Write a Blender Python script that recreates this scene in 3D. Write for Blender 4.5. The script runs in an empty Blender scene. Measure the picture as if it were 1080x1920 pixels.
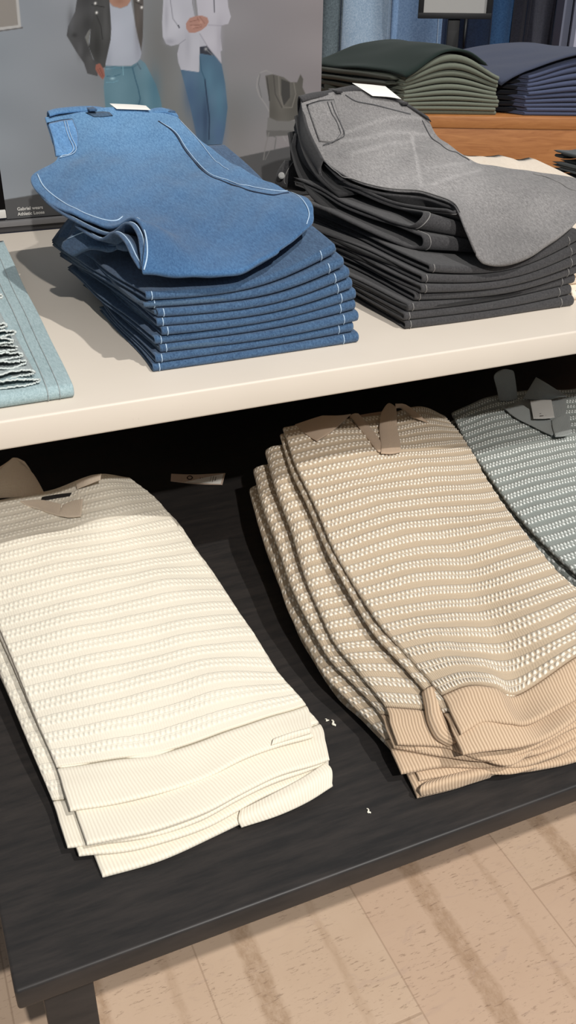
import bpy, math, random
import numpy as np
from mathutils import Vector

random.seed(7)
rng = np.random.default_rng(7)
SC = bpy.context.scene
COL = SC.collection
PI = math.pi

# ------------------------------------------------------------------ camera model (measured from the photo)
FPX, CZ = 1748.0, 1.35
YAW, PIT, ROL = (math.radians(a) for a in (23.846, 30.254, -0.5836))
_fw = np.array([math.sin(YAW) * math.cos(PIT), math.cos(YAW) * math.cos(PIT), -math.sin(PIT)])
_r = np.cross(_fw, [0, 0, 1.0]); _r /= np.linalg.norm(_r); _d = np.cross(_fw, _r)
RM = np.array([math.cos(ROL) * _r + math.sin(ROL) * _d, -math.sin(ROL) * _r + math.cos(ROL) * _d, _fw])
def ray(x, y): return RM.T @ np.array([(x - 540) / FPX, (y - 960) / FPX, 1.0])
def AZ(x, y, z):
    d = ray(x, y); p = d * ((z - CZ) / d[2]); p[2] += CZ; return p
def AY(x, y, Y):
    d = ray(x, y); p = d * (Y / d[1]); p[2] += CZ; return p
BA = math.radians(25.6)
E1 = np.array([math.cos(BA), -math.sin(BA), 0.0]); E2 = np.array([math.sin(BA), math.cos(BA), 0.0])
def AB(x, y, dn):            # point on the vertical plane parallel to the wooden bench front
    d = ray(x, y); p = d * (dn / (d @ E2)); p[2] += CZ; return p
def BL(a, dn, z): return E1 * a + E2 * dn + np.array([0, 0, z])
def proj(P):
    Q = (np.asarray(P, float) - np.array([0, 0, CZ])) @ RM.T
    return np.stack([540 + FPX * Q[..., 0] / Q[..., 2], 960 + FPX * Q[..., 1] / Q[..., 2]], -1)

LOW, TOP = 0.45, 0.846       # table heights

# ------------------------------------------------------------------ object helpers
def S(r, g, b):              # 8-bit sRGB -> linear
    f = lambda c: (c / 255 / 12.92) if c / 255 <= 0.04045 else ((c / 255 + 0.055) / 1.055) ** 2.4
    return (f(r), f(g), f(b), 1.0)

def root_of(o):
    while o.parent is not None: o = o.parent
    return o

def tag(o, label=None, cat=None, group=None, kind=None):
    if label: o['label'] = label
    if cat: o['category'] = cat
    if group: o['group'] = group
    if kind: o['kind'] = kind
    return o

def thing(name, label, cat, loc, group=None):
    o = bpy.data.objects.new(name, None); COL.objects.link(o)
    o.location = Vector([float(c) for c in loc]); o.empty_display_size = 0.05
    return tag(o, label, cat, group)

def mesh(name, V, F, mat, parent=None, uv=None, tint=None, smooth=True, loc=None):
    V = np.asarray(V, float)
    if parent is not None: off = np.array(root_of(parent).location)
    else: off = np.array(loc if loc is not None else [V[:, 0].mean(), V[:, 1].mean(), V[:, 2].min()])
    me = bpy.data.meshes.new(name)
    me.from_pydata((V - off).tolist(), [], F if isinstance(F, list) else F.tolist())
    if uv is not None:
        ul = me.uv_layers.new(name='UVMap')
        li = np.empty(len(me.loops), np.int32); me.loops.foreach_get('vertex_index', li)
        ul.data.foreach_set('uv', np.asarray(uv, np.float32)[li].ravel())
    if tint is not None:
        a = me.color_attributes.new('tint', 'FLOAT_COLOR', 'POINT')
        t = np.asarray(tint, np.float32)
        if t.ndim == 1: t = np.repeat(t[:, None], 3, 1)
        a.data.foreach_set('color', np.concatenate([t, np.ones((len(t), 1), np.float32)], 1).ravel())
    me.polygons.foreach_set('use_smooth', [smooth] * len(me.polygons))
    if mat: me.materials.append(mat)
    me.update()
    o = bpy.data.objects.new(name, me); COL.objects.link(o)
    if parent is not None: o.parent = parent
    else: o.location = Vector(off.tolist())
    return o

class MB:                     # collects shapes that make up ONE part
    def __init__(s): s.V, s.F = [], []
    def add(s, V, F):
        b = len(s.V); s.V += [tuple(map(float, v)) for v in V]; s.F += [tuple(i + b for i in f) for f in F]; return s
    def obj(s, name, mat, parent=None, smooth=True, loc=None): return mesh(name, s.V, s.F, mat, parent, smooth=smooth, loc=loc)

def tube_vf(pts, r, n=6):
    P = np.asarray(pts, float); K = len(P)
    r = np.broadcast_to(r, (K,))
    T = np.gradient(P, axis=0); T /= np.linalg.norm(T, axis=1)[:, None] + 1e-12
    up = np.array([0.13, 0.21, 0.97]); V = []
    for i in range(K):
        a = np.cross(T[i], up); a /= np.linalg.norm(a) + 1e-9; b = np.cross(a, T[i])
        for j in range(n):
            t = 2 * PI * j / n; V.append(P[i] + r[i] * (a * math.cos(t) + b * math.sin(t)))
    F = [(i * n + j, i * n + (j + 1) % n, (i + 1) * n + (j + 1) % n, (i + 1) * n + j) for i in range(K - 1) for j in range(n)]
    F += [tuple(range(n))[::-1], tuple((K - 1) * n + j for j in range(n))]
    return V, F

def box_vf(c, h, ax=None, bev=0.0):   # centre, half sizes, axes; chamfered when bev > 0
    c = np.asarray(c, float); A = np.eye(3) if ax is None else np.array(ax, float)
    if bev <= 0:
        V = [c + A.T @ (np.array([x, y, z]) * h) for x in (-1, 1) for y in (-1, 1) for z in (-1, 1)]
        F = [(0, 1, 3, 2), (4, 6, 7, 5), (0, 4, 5, 1), (2, 3, 7, 6), (0, 2, 6, 4), (1, 5, 7, 3)]
        return V, F
    import bmesh
    bm = bmesh.new(); bmesh.ops.create_cube(bm, size=2.0)
    for v in bm.verts: v.co = Vector((v.co.x * h[0], v.co.y * h[1], v.co.z * h[2]))
    bmesh.ops.bevel(bm, geom=bm.edges[:], offset=bev, segments=3, affect='EDGES', profile=0.5)
    bm.verts.index_update()
    V = [c + A.T @ np.array(v.co) for v in bm.verts]; F = [tuple(v.index for v in f.verts) for f in bm.faces]
    bm.free(); return V, F

def wob(x, y, seed, scale, n=6):      # smooth 2-D noise from a few sinusoids, about -1..1
    g = np.random.default_rng(seed); out = 0
    for _ in range(n):
        a = g.uniform(0, 2 * PI); k = scale * g.uniform(0.5, 1.6); out = out + np.sin(k * (x * math.cos(a) + y * math.sin(a)) + g.uniform(0, 6.28))
    return out / math.sqrt(n)

# ------------------------------------------------------------------ cloth surfaces
def cr(C, t, axis):                   # Catmull-Rom along an axis of a control array, t in 0..1
    C = np.moveaxis(np.asarray(C, float), axis, 0); n = len(C)
    E = np.concatenate([[2 * C[0] - C[1]], C, [2 * C[-1] - C[-2]]])
    x = np.clip(np.asarray(t) * (n - 1), 0, n - 1 - 1e-9); i = x.astype(int); f = (x - i).reshape((-1,) + (1,) * (C.ndim - 1))
    a, b, c, d = E[i], E[i + 1], E[i + 2], E[i + 3]
    out = 0.5 * (2 * b + (c - a) * f + (2 * a - 5 * b + 4 * c - d) * f ** 2 + (3 * b - a - 3 * c + d) * f ** 3)
    return np.moveaxis(out, 0, axis)

def spread(n, L, r):                  # 0..1 samples with extra ones inside the rounded rim
    e = min(0.3, r / max(L, 1e-6)); k = np.array([0, 0.06, 0.22, 0.5]) * e
    return np.concatenate([k, np.linspace(e, 1 - e, max(3, n)), 1 - k[::-1]])

def dense(ctrl, n, m, r):             # ctrl rows x cols x 3 -> dense grid
    C = np.asarray(ctrl, float)
    L0 = np.linalg.norm(np.diff(C, axis=0), axis=2).sum(0).mean(); L1 = np.linalg.norm(np.diff(C, axis=1), axis=2).sum(1).mean()
    return cr(cr(C, spread(n, L0, r), 0), spread(m, L1, r), 1)

def normals(P):
    a = np.gradient(P, axis=0); b = np.gradient(P, axis=1); N = np.cross(b, a)
    return N / (np.linalg.norm(N, axis=2)[..., None] + 1e-12)

def arc(P):
    n, m = P.shape[:2]
    v = np.concatenate([np.zeros((1, m)), np.cumsum(np.linalg.norm(np.diff(P, axis=0), axis=2), 0)])
    u = np.concatenate([np.zeros((n, 1)), np.cumsum(np.linalg.norm(np.diff(P, axis=1), axis=2), 1)], 1)
    return u, v

def pillow(P, t, r=None, uv0=(0, 0), flip=None, rims=(1, 1, 1, 1), disp=None):
    """closed cloth slab about the mid surface P, rims rounded over the distance r. returns V, F, UV."""
    n, m = P.shape[:2]
    if np.ndim(t): t = np.asarray(t, float); t = t.reshape(n, 1) if t.ndim == 1 else t; r = np.broadcast_to(t / 2 if r is None else np.minimum(r, t), (n, m)); t = np.broadcast_to(t, (n, m))
    else: r = r or t / 2
    N = normals(P)
    if (N[..., 2].mean() < 0 if flip is None else flip): N = -N
    u, v = arc(P); U = u[:, -1:] ; W = v[-1:, :]
    big = np.full((n, m), 9.0)
    d = np.minimum.reduce([v if rims[0] else big, (W - v) if rims[1] else big, u if rims[2] else big, (U - u) if rims[3] else big])
    w = np.where(d < r, np.sqrt(np.clip(1 - (1 - d / r) ** 2, 0, 1)), 1.0) * t / 2
    w[0] = w[-1] = 0; w[:, 0] = w[:, -1] = 0
    um, vm = u.mean(0)[None, :] + 0 * u, v.mean(1)[:, None] + 0 * v
    A = P + N * w[..., None]
    if disp is not None: A = A + N * (disp(um + uv0[0], vm + uv0[1]) * (w / (t / 2)))[..., None]
    B = P - N * w[..., None]
    idx = np.arange(n * m).reshape(n, m); ib = idx.copy()
    ib[1:-1, 1:-1] = n * m + np.arange((n - 2) * (m - 2)).reshape(n - 2, m - 2)
    V = np.concatenate([A.reshape(-1, 3), B[1:-1, 1:-1].reshape(-1, 3)])
    uv = np.stack([um + uv0[0], vm + uv0[1]], -1)
    UV = np.concatenate([uv.reshape(-1, 2), uv[1:-1, 1:-1].reshape(-1, 2)])
    q = lambda I, rev: np.stack([I[:-1, :-1], I[:-1, 1:], I[1:, 1:], I[1:, :-1]][::-1 if rev else 1], -1).reshape(-1, 4)
    up = (np.cross(P[0, 1] - P[0, 0], P[1, 0] - P[0, 0]) @ N[0, 0]) > 0
    F = np.concatenate([q(idx, not up), q(ib, up)])
    return V, F, UV

def slab(name, P, t, mat, parent, r=None, tint=None, **k):
    V, F, UV = pillow(P, t, r, **k)
    T = None
    if tint is not None:
        n, m = P.shape[:2]; T = np.concatenate([tint.reshape(-1), tint[1:-1, 1:-1].reshape(-1)])
    return mesh(name, V, F, mat, parent, uv=UV, tint=T)

class Surf:                            # a dense cloth grid that seams, pockets and tags can be laid on
    def __init__(s, P, t):
        s.P, s.t = P, t; N = normals(P); s.N = -N if N[..., 2].mean() < 0 else N; s.q = proj(P)
    def at(s, x, y, off=0.0):
        d = (s.q[..., 0] - x) ** 2 + (s.q[..., 1] - y) ** 2; i, j = np.unravel_index(np.argmin(d), d.shape)
        a = s.P[i, j] + s.N[i, j] * (s.t / 2 + off)
        w = ray(x, y); w = w / np.linalg.norm(w)               # slide in the tangent plane to the exact spot
        o = np.array([0, 0, CZ]); k = ((a - o) @ s.N[i, j]) / (w @ s.N[i, j])
        b = o + w * k
        return b if np.linalg.norm(b - a) < 0.012 else a
    def line(s, pts, off=0.0006, n=40):
        C = cr(np.array(pts, float), np.linspace(0, 1, n), 0); L = np.array([s.at(x, y, off) for x, y in C])
        for _ in range(3): L[1:-1] = (L[:-2] + 2 * L[1:-1] + L[2:]) / 4
        return L
    def patch(s, net, n, m, off):
        C = np.array(net, float); C = cr(cr(C, np.linspace(0, 1, n), 0), np.linspace(0, 1, m), 1)
        return np.array([[s.at(x, y, off) for x, y in row] for row in C])

def dashed(pts, r, dash=0.004, gap=0.0015, mb=None):
    mb = mb or MB(); P = np.asarray(pts); mb.add(*tube_vf(P, r, 5)); return mb

# ------------------------------------------------------------------ node helpers
class X:
    def __init__(s, nt, sock): s.nt, s.s = nt, sock
    def _m(s, op, *o, clamp=False):
        n = s.nt.nodes.new('ShaderNodeMath'); n.operation = op; n.use_clamp = clamp
        for i, a in enumerate((s,) + o):
            if isinstance(a, X): s.nt.links.new(a.s, n.inputs[i])
            else: n.inputs[i].default_value = float(a)
        return X(s.nt, n.outputs[0])
    def __add__(s, o): return s._m('ADD', o)
    def __sub__(s, o): return s._m('SUBTRACT', o)
    def __mul__(s, o): return s._m('MULTIPLY', o)
    def __truediv__(s, o): return s._m('DIVIDE', o)
    def frac(s): return s._m('FRACT')
    def floor(s): return s._m('FLOOR')
    def sin(s): return s._m('SINE')
    def abs(s): return s._m('ABSOLUTE')
    def mx(s, o): return s._m('MAXIMUM', o)
    def mn(s, o): return s._m('MINIMUM', o)
    def gt(s, o): return s._m('GREATER_THAN', o)
    def step(s, a, b): return ((s - a) * (1.0 / (b - a)))._m('ADD', 0.0, clamp=True)

class M:                               # a material being wired
    def __init__(s, name, rough=0.8, spec=0.3, sheen=0.0, metal=0.0):
        s.m = bpy.data.materials.new(name); s.m.use_nodes = True; s.nt = s.m.node_tree
        s.b = s.nt.nodes['Principled BSDF']; s.b.inputs['Roughness'].default_value = rough
        s.b.inputs['Specular IOR Level'].default_value = spec; s.b.inputs['Metallic'].default_value = metal
        if sheen: s.b.inputs['Sheen Weight'].default_value = sheen; s.b.inputs['Sheen Roughness'].default_value = 0.6
        s._tc = None
    def node(s, t, **k):
        n = s.nt.nodes.new(t)
        for a, v in k.items(): setattr(n, a, v)
        return n
    def tc(s, out='Object'):
        if not s._tc: s._tc = s.node('ShaderNodeTexCoord')
        return s._tc.outputs[out]
    def mapped(s, scale=(1, 1, 1), rot=(0, 0, 0), out='Object'):
        n = s.node('ShaderNodeMapping'); s.nt.links.new(s.tc(out), n.inputs['Vector']); n.inputs['Scale'].default_value = scale; n.inputs['Rotation'].default_value = rot
        return n.outputs[0]
    def noise(s, scale, detail=2, rough=0.5, vec=None, dist=0.0):
        n = s.node('ShaderNodeTexNoise'); n.inputs['Scale'].default_value = scale; n.inputs['Detail'].default_value = detail; n.inputs['Roughness'].default_value = rough
        n.inputs['Distortion'].default_value = dist
        s.nt.links.new(vec if vec is not None else s.tc(), n.inputs['Vector']); return X(s.nt, n.outputs[0])
    def xyz(s, out='Object'):
        n = s.node('ShaderNodeSeparateXYZ'); s.nt.links.new(s.tc(out), n.inputs[0]); return [X(s.nt, n.outputs[i]) for i in range(3)]
    def uv(s):
        n = s.node('ShaderNodeUVMap'); q = s.node('ShaderNodeSeparateXYZ'); s.nt.links.new(n.outputs[0], q.inputs[0]); return X(s.nt, q.outputs[0]), X(s.nt, q.outputs[1])
    def mix(s, f, a, b, blend='MIX'):
        n = s.node('ShaderNodeMix', data_type='RGBA', blend_type=blend)
        for sock, v in ((n.inputs[0], f), (n.inputs[6], a), (n.inputs[7], b)):
            if isinstance(v, X): s.nt.links.new(v.s, sock)
            elif isinstance(v, bpy.types.NodeSocket): s.nt.links.new(v, sock)
            else: sock.default_value = v
        return n.outputs[2]
    def attr(s, name):
        n = s.node('ShaderNodeAttribute', attribute_name=name); return n.outputs['Color']
    def color(s, c):
        if isinstance(c, bpy.types.NodeSocket): s.nt.links.new(c, s.b.inputs['Base Color'])
        else: s.b.inputs['Base Color'].default_value = c
        return s
    def bump(s, h, strength=0.5, dist=0.001):
        n = s.node('ShaderNodeBump'); n.inputs['Strength'].default_value = strength; n.inputs['Distance'].default_value = dist
        s.nt.links.new(h.s, n.inputs['Height']); s.nt.links.new(n.outputs[0], s.b.inputs['Normal']); return s

def plain(name, c, rough=0.6, spec=0.3, metal=0.0, grain=0.06, gs=60):
    m = M(name, rough, spec, metal=metal); c = np.array(c)
    lo = tuple(c[:3] * (1 - grain)) + (1,); hi = tuple(np.clip(c[:3] * (1 + grain), 0, 1)) + (1,)
    m.color(m.mix(m.noise(gs, 3), lo, hi)); return m.m

def denim(name, dark, light, tinted=False, fine=650, warp=0.5):
    m = M(name, 0.9, 0.15, sheen=0.15)
    g = m.noise(fine, 4, 0.8); tw = m.noise(fine * 0.55, 2, 0.6, m.mapped((1, 0.25, 1), (0, 0, 0.7)))
    f = (g * 0.55 + tw * 0.45).step(0.36, 0.66)
    big = m.noise(14, 3, 0.55).step(0.3, 0.7)
    c = m.mix(f * 0.85 + big * 0.15, dark, light)
    if tinted: c = m.mix(X(m.nt, m.node('ShaderNodeValue').outputs[0]) * 0 + 1.0, c, m.attr('tint'), 'MULTIPLY')
    m.color(c); m.bump(g * 0.6 + tw * 0.4, 0.45, 0.0012); return m.m

def cloth(name, c, grain=0.12, fine=500, bump=0.3, rough=0.92):
    m = M(name, rough, 0.12, sheen=0.1); c = np.array(c)
    g = m.noise(fine, 2, 0.6)
    m.color(m.mix(g.step(0.3, 0.7), tuple(c[:3] * (1 - grain)) + (1,), tuple(np.clip(c[:3] * (1 + grain), 0, 1)) + (1,)))
    m.bump(g, bump, 0.0008); return m.m

PER, BOB = 0.028, 0.0068               # stripe repeat and stitch spacing of the chunky knit
def knit(name, base, pale, deep=0.75, fz=0.22):
    m = M(name, 0.95, 0.1, sheen=0.1); u, v = m.uv()
    n1 = m.noise(90, 2); n2 = m.noise(160, 2)
    uu = u + (n1 - 0.5) * 0.0035; vv = v + (n2 - 0.5) * 0.0025
    p = (vv / PER).frac(); inside = p.step(0.36, 0.40)
    q = (p - 0.38) * (2 / 0.62); row = q.floor(); fq = q.frac()
    hump = (fq * PI).sin()
    b = hump * ((uu / BOB + row * 0.5) * (2 * PI)).sin()._m('MULTIPLY_ADD', 0.5, 0.5)
    dots = b.step(0.16, 0.46)
    ln = (fq - 0.06).abs().step(0.10, 0.03)
    w = dots.mx(ln * 0.8) * inside
    fuzz = m.noise(900, 2, 0.7)
    c = m.mix(w, base, pale)
    c = m.mix(fuzz.step(0.25, 0.75) * fz, c, (c0 := tuple(np.array(base[:3]) * 0.55) + (1,)))
    m.color(c)
    smooth_rib = ((uu / 0.0035) * (2 * PI)).sin() * 0.06
    h = inside * (b * 0.75 + ln * 0.35 + 0.15) + (inside * -1.0 + 1.0) * smooth_rib + fuzz * 0.15
    m.bump(h, deep, 0.0032); return m.m
def knit_disp(u, v, k=1.0):
    p = (v / PER) % 1.0; ins = np.clip((p - 0.36) / 0.06, 0, 1) * np.clip((1 - p) / 0.04, 0, 1)
    q = (p - 0.38) * 2 / 0.62; row = np.floor(q); fq = q - row
    b = np.clip(np.sin(PI * fq), 0, 1) * (0.5 + 0.5 * np.sin(2 * PI * (u / BOB + 0.5 * row)))
    return k * ins * (0.0008 + 0.0016 * b)
def rib(name, base, groove_shade, per=0.0042, bp=0.45):
    m = M(name, 0.95, 0.1, sheen=0.1); u, v = m.uv()
    n = m.noise(60, 2); w = (((u + (n - 0.5) * 0.002) / per) * (2 * PI)).sin()
    f = w.step(-0.9, 0.5); fuzz = m.noise(900, 2, 0.7)
    m.color(m.mix(fuzz * 0.25, m.mix(f, groove_shade, base), groove_shade)); m.bump(w * 0.5 + fuzz * 0.3, bp, 0.0012); return m.m  # darker colour in the grooves stands in for shade between ribs

# ------------------------------------------------------------------ materials
exec_mats = None
MT = {}
MT['black_wood'] = None
def make_materials():
    m = M('black_stained_wood', 0.5, 0.25); g = m.noise(9, 5, 0.65, m.mapped((1.2, 9, 6))); f = m.noise(45, 3)
    m.color(m.mix(g.step(0.35, 0.75), S(37, 36, 36), S(53, 49, 47))); m.bump(g * 0.5 + f * 0.2, 0.05, 0.001)
    r = (g * 0.15 + 0.36); m.nt.links.new(r.s, m.b.inputs['Roughness']); MT['black_wood'] = m.m
    m = M('cream_lacquer', 0.5, 0.4); n = m.noise(7, 4); sp = m.noise(240, 1).step(0.74, 0.78)
    m.color(m.mix(sp * 0.10, m.mix(n, S(208, 198, 185), S(216, 206, 193)), S(120, 105, 90))); MT['cream'] = m.m
    # cork plank floor: boards along Y, dark bands along Y, flecks along X
    m = M('cork_planks', 0.55, 0.35); x, y, z = m.xyz()
    wv = m.noise(3, 2)
    bx = (x - 0.245) / 0.282; col = bx.floor(); fx = bx.frac()
    by = (y - 0.675 + (col * 0.437).frac() * 0.9) / 0.9; fy = by.frac(); rowi = by.floor()
    seam = (fx - 0.5).abs().step(0.4945, 0.4965).mx((fy - 0.5).abs().step(0.4970, 0.4985))
    rnd = ((col * 12.99 + rowi * 78.2).sin() * 437.58).frac()
    base = m.mix(m.noise(7, 4, 0.6), S(186, 160, 136), S(200, 176, 153)); base = m.mix(rnd * 0.35, base, S(184, 152, 130))
    edge = m.noise(26, 3, 0.6); rb = ((col * 7.31 + rowi * 3.77).sin() * 91.7).frac()
    d1 = (fx + (edge - 0.5) * 0.07 - rb * 0.25 - 0.28).abs().step(0.075, 0.045); d2 = (fx + (edge - 0.5) * 0.06 - rb * 0.2 - 0.72).abs().step(0.035, 0.012) * 0.5
    band = d1.mx(d2) * m.noise(75, 4, 0.75, m.mapped((1, 0.6, 1))).step(0.22, 0.62)
    c = m.mix(band * 0.55, base, S(140, 110, 82))
    flek = m.noise(210, 3, 0.75, m.mapped((0.22, 1.0, 1))).step(0.57, 0.64) * m.noise(13, 2).step(0.38, 0.56)
    c = m.mix(flek * 0.45, c, S(108, 84, 68))
    vein = m.noise(30, 3, 0.6, m.mapped((0.5, 1.4, 1)), 1.2).step(0.60, 0.68)
    c = m.mix(vein * 0.12, c, S(140, 120, 120))
    c = m.mix(seam * 0.34, c, S(120, 94, 74)); m.color(c); m.bump(seam * -1.0 + flek * -0.3, 0.3, 0.001); MT['cork'] = m.m
    m = M('warm_teak', 0.45, 0.4); g = m.noise(5, 5, 0.6, m.mapped((1.2, 1.2, 11)), 1.4); g2 = m.noise(60, 3, 0.6, m.mapped((0.6, 0.6, 9)))
    m.color(m.mix((g * 0.8 + g2 * 0.25).step(0.3, 0.75), S(158, 98, 52), S(196, 134, 80))); MT['teak'] = m.m
    MT['den_blue'] = denim('indigo_denim', S(36, 60, 90), S(78, 108, 140))
    MT['den_blue_top'] = denim('faded_indigo_denim', S(56, 94, 136), S(100, 142, 182), True)
    MT['den_blue_side'] = denim('indigo_denim_inside', S(48, 70, 94), S(82, 106, 130))
    MT['den_char'] = denim('charcoal_denim', S(42, 41, 43), S(72, 71, 72))
    MT['den_char_shade'] = denim('shaded_charcoal_denim', S(24, 24, 25), S(40, 39, 40))  # inner layers coloured darker to imitate shade between the folds
    MT['den_grey_top'] = denim('faded_grey_denim', S(104, 102, 102), S(164, 161, 160), True)
    MT['den_pale'] = denim('pale_bleached_denim', S(128, 150, 154), S(172, 192, 196))
    MT['den_pale_grey'] = denim('pale_grey_denim', S(122, 132, 134), S(168, 178, 178))
    MT['fray'] = cloth('frayed_white_thread', S(192, 200, 198), 0.18)
    MT['den_cream'] = denim('ecru_denim', S(226, 210, 190), S(242, 230, 214))
    MT['den_dusk'] = denim('slate_denim', S(66, 72, 74), S(90, 96, 98))
    MT['th_light'] = cloth('pale_blue_thread', S(176, 200, 222), 0.1)
    MT['th_grey'] = cloth('grey_thread', S(132, 130, 128), 0.1)
    MT['th_dark'] = cloth('dark_seam_thread', S(30, 44, 66), 0.1)
    MT['th_char'] = cloth('dark_grey_seam_thread', S(88, 88, 90), 0.1)
    MT['paper'] = plain('white_card', S(236, 234, 228), 0.7, 0.2, grain=0.02)
    MT['kraft'] = plain('beige_card', S(196, 176, 160), 0.8, 0.2, grain=0.05)
    MT['ink'] = plain('dark_ink', S(60, 52, 50), 0.8, 0.1)
    MT['metal'] = plain('brushed_steel', S(190, 188, 184), 0.3, 0.6, 1.0)
    MT['kn_tan'] = knit('tan_striped_knit', S(186, 168, 144), S(238, 229, 214))
    MT['kn_cream'] = knit('cream_knit', S(220, 213, 197), S(230, 224, 209), 0.5, 0.10)
    MT['kn_sage'] = knit('sage_striped_knit', S(138, 144, 140), S(226, 230, 226))
    MT['rb_tan'] = rib('tan_ribbing', S(204, 180, 153), S(166, 142, 117))
    MT['rb_cream'] = rib('cream_ribbing', S(225, 218, 202), S(212, 204, 187), bp=0.3)
    MT['rb_sage'] = rib('sage_ribbing', S(150, 156, 152), S(110, 116, 112))
    MT['flat_tan'] = rib('tan_fine_collar_rib', S(190, 168, 146), S(168, 146, 124), 0.0016)
    MT['flat_cream'] = rib('cream_fine_collar_rib', S(218, 202, 182), S(200, 184, 164), 0.0016)
    MT['flat_sage'] = rib('sage_fine_collar_rib', S(150, 154, 152), S(128, 132, 130), 0.0016)
    MT['in_tan'] = cloth('tan_neck_lining', S(150, 122, 100))
    MT['label_black'] = plain('black_woven_label', S(38, 36, 36), 0.8)
    MT['olive'] = cloth('olive_green_twill', S(112, 117, 104))
    MT['olive_dark'] = cloth('dark_moss_twill', S(62, 64, 56))
    MT['forest'] = cloth('forest_green_jersey', S(34, 46, 42))
    MT['navy'] = cloth('dusty_navy_twill', S(78, 86, 112))
    MT['navy_top'] = cloth('slate_navy_jersey', S(72, 78, 96))
    MT['ink_cloth'] = cloth('black_jersey', S(30, 32, 38))
    MT['h_ice'] = denim('ice_blue_denim', S(120, 146, 172), S(172, 192, 210), fine=300)
    MT['h_light'] = denim('light_blue_denim', S(92, 124, 164), S(138, 168, 204), fine=300)
    MT['h_mid'] = denim('bright_blue_denim', S(46, 84, 128), S(78, 120, 168), fine=300)
    MT['h_navy'] = denim('deep_navy_denim', S(28, 42, 66), S(44, 62, 92), fine=300)
    MT['h_char'] = denim('dark_slate_denim', S(42, 44, 54), S(60, 62, 74), fine=300)
    MT['h_sage'] = denim('grey_green_denim', S(64, 76, 82), S(110, 126, 134), fine=300)
    MT['sign_black'] = plain('black_powder_coat', S(18, 18, 20), 0.5, 0.4)
    MT['sign_grey'] = plain('pale_grey_card', S(176, 174, 170), 0.7, 0.2, grain=0.02)
    MT['wall_dark'] = plain('deep_blue_grey_paint', S(44, 50, 66), 0.9, 0.1)
    MT['wall_grey'] = plain('cool_grey_paint', S(120, 124, 140), 0.8, 0.2, grain=0.03)
    MT['wall_white'] = plain('white_paint', S(186, 188, 204), 0.7, 0.2, grain=0.02)
    MT['panel_black'] = plain('matt_black_board', S(14, 13, 13), 0.9, 0.05)
    MT['rail_grey'] = plain('grey_metal_rail', S(104, 103, 104), 0.6, 0.3)
    MT['rail_dark'] = plain('dark_grey_edge', S(58, 57, 58), 0.7, 0.3)
    MT['rail_light'] = plain('pale_aluminium', S(196, 194, 190), 0.5, 0.4)
    MT['poster_text'] = plain('faded_grey_print', S(200, 198, 194), 0.8, 0.1)
    MT['lint'] = plain('cream_fluff', S(224, 220, 206), 0.9, 0.1)
    MT['string'] = cloth('green_grey_cord', S(150, 156, 136))
    m = M('printed_poster', 0.75, 0.15); m.color(m.attr('tint')); MT['print'] = m.m
make_materials()

# ------------------------------------------------------------------ room, tables, panels
def build_setting():
    o = mesh('floor', [(-4, -2, 0), (6, -2, 0), (6, 7, 0), (-4, 7, 0), (-4, -2, -.1), (6, -2, -.1), (6, 7, -.1), (-4, 7, -.1)],
             [(0, 1, 2, 3), (7, 6, 5, 4), (0, 4, 5, 1), (1, 5, 6, 2), (2, 6, 7, 3), (3, 7, 4, 0)], MT['cork'], smooth=False, loc=(0, 0, 0)); tag(o, kind='structure')
    # back wall parallel to the wooden bench
    V, F = box_vf(BL(0.4, 4.28, 1.5), (3.6, 0.05, 1.5), (E1, E2, (0, 0, 1)))
    tag(mesh('wall_back', V, F, MT['wall_dark'], smooth=False), kind='structure')
    # wall bay edge on the right: grey post, dark gap, white jamb
    for k, (x0, x1, mt) in enumerate(((1047, 1062, 'wall_grey'), (1064, 1072, 'wall_grey'), (1074, 1130, 'wall_white'))):
        a, b = AB(x0, 40, 3.82), AB(x1, 40, 3.82); c = (a + b) / 2; w = abs((b - a) @ E1) / 2
        c[2] = 1.3
        V, F = box_vf(c, (w, 0.06 if k != 1 else 0.08, 1.3), (E1, E2, (0, 0, 1)))
        tag(mesh('trim_%d' % (k + 1), V, F, MT[mt], smooth=False), kind='structure')

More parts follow.
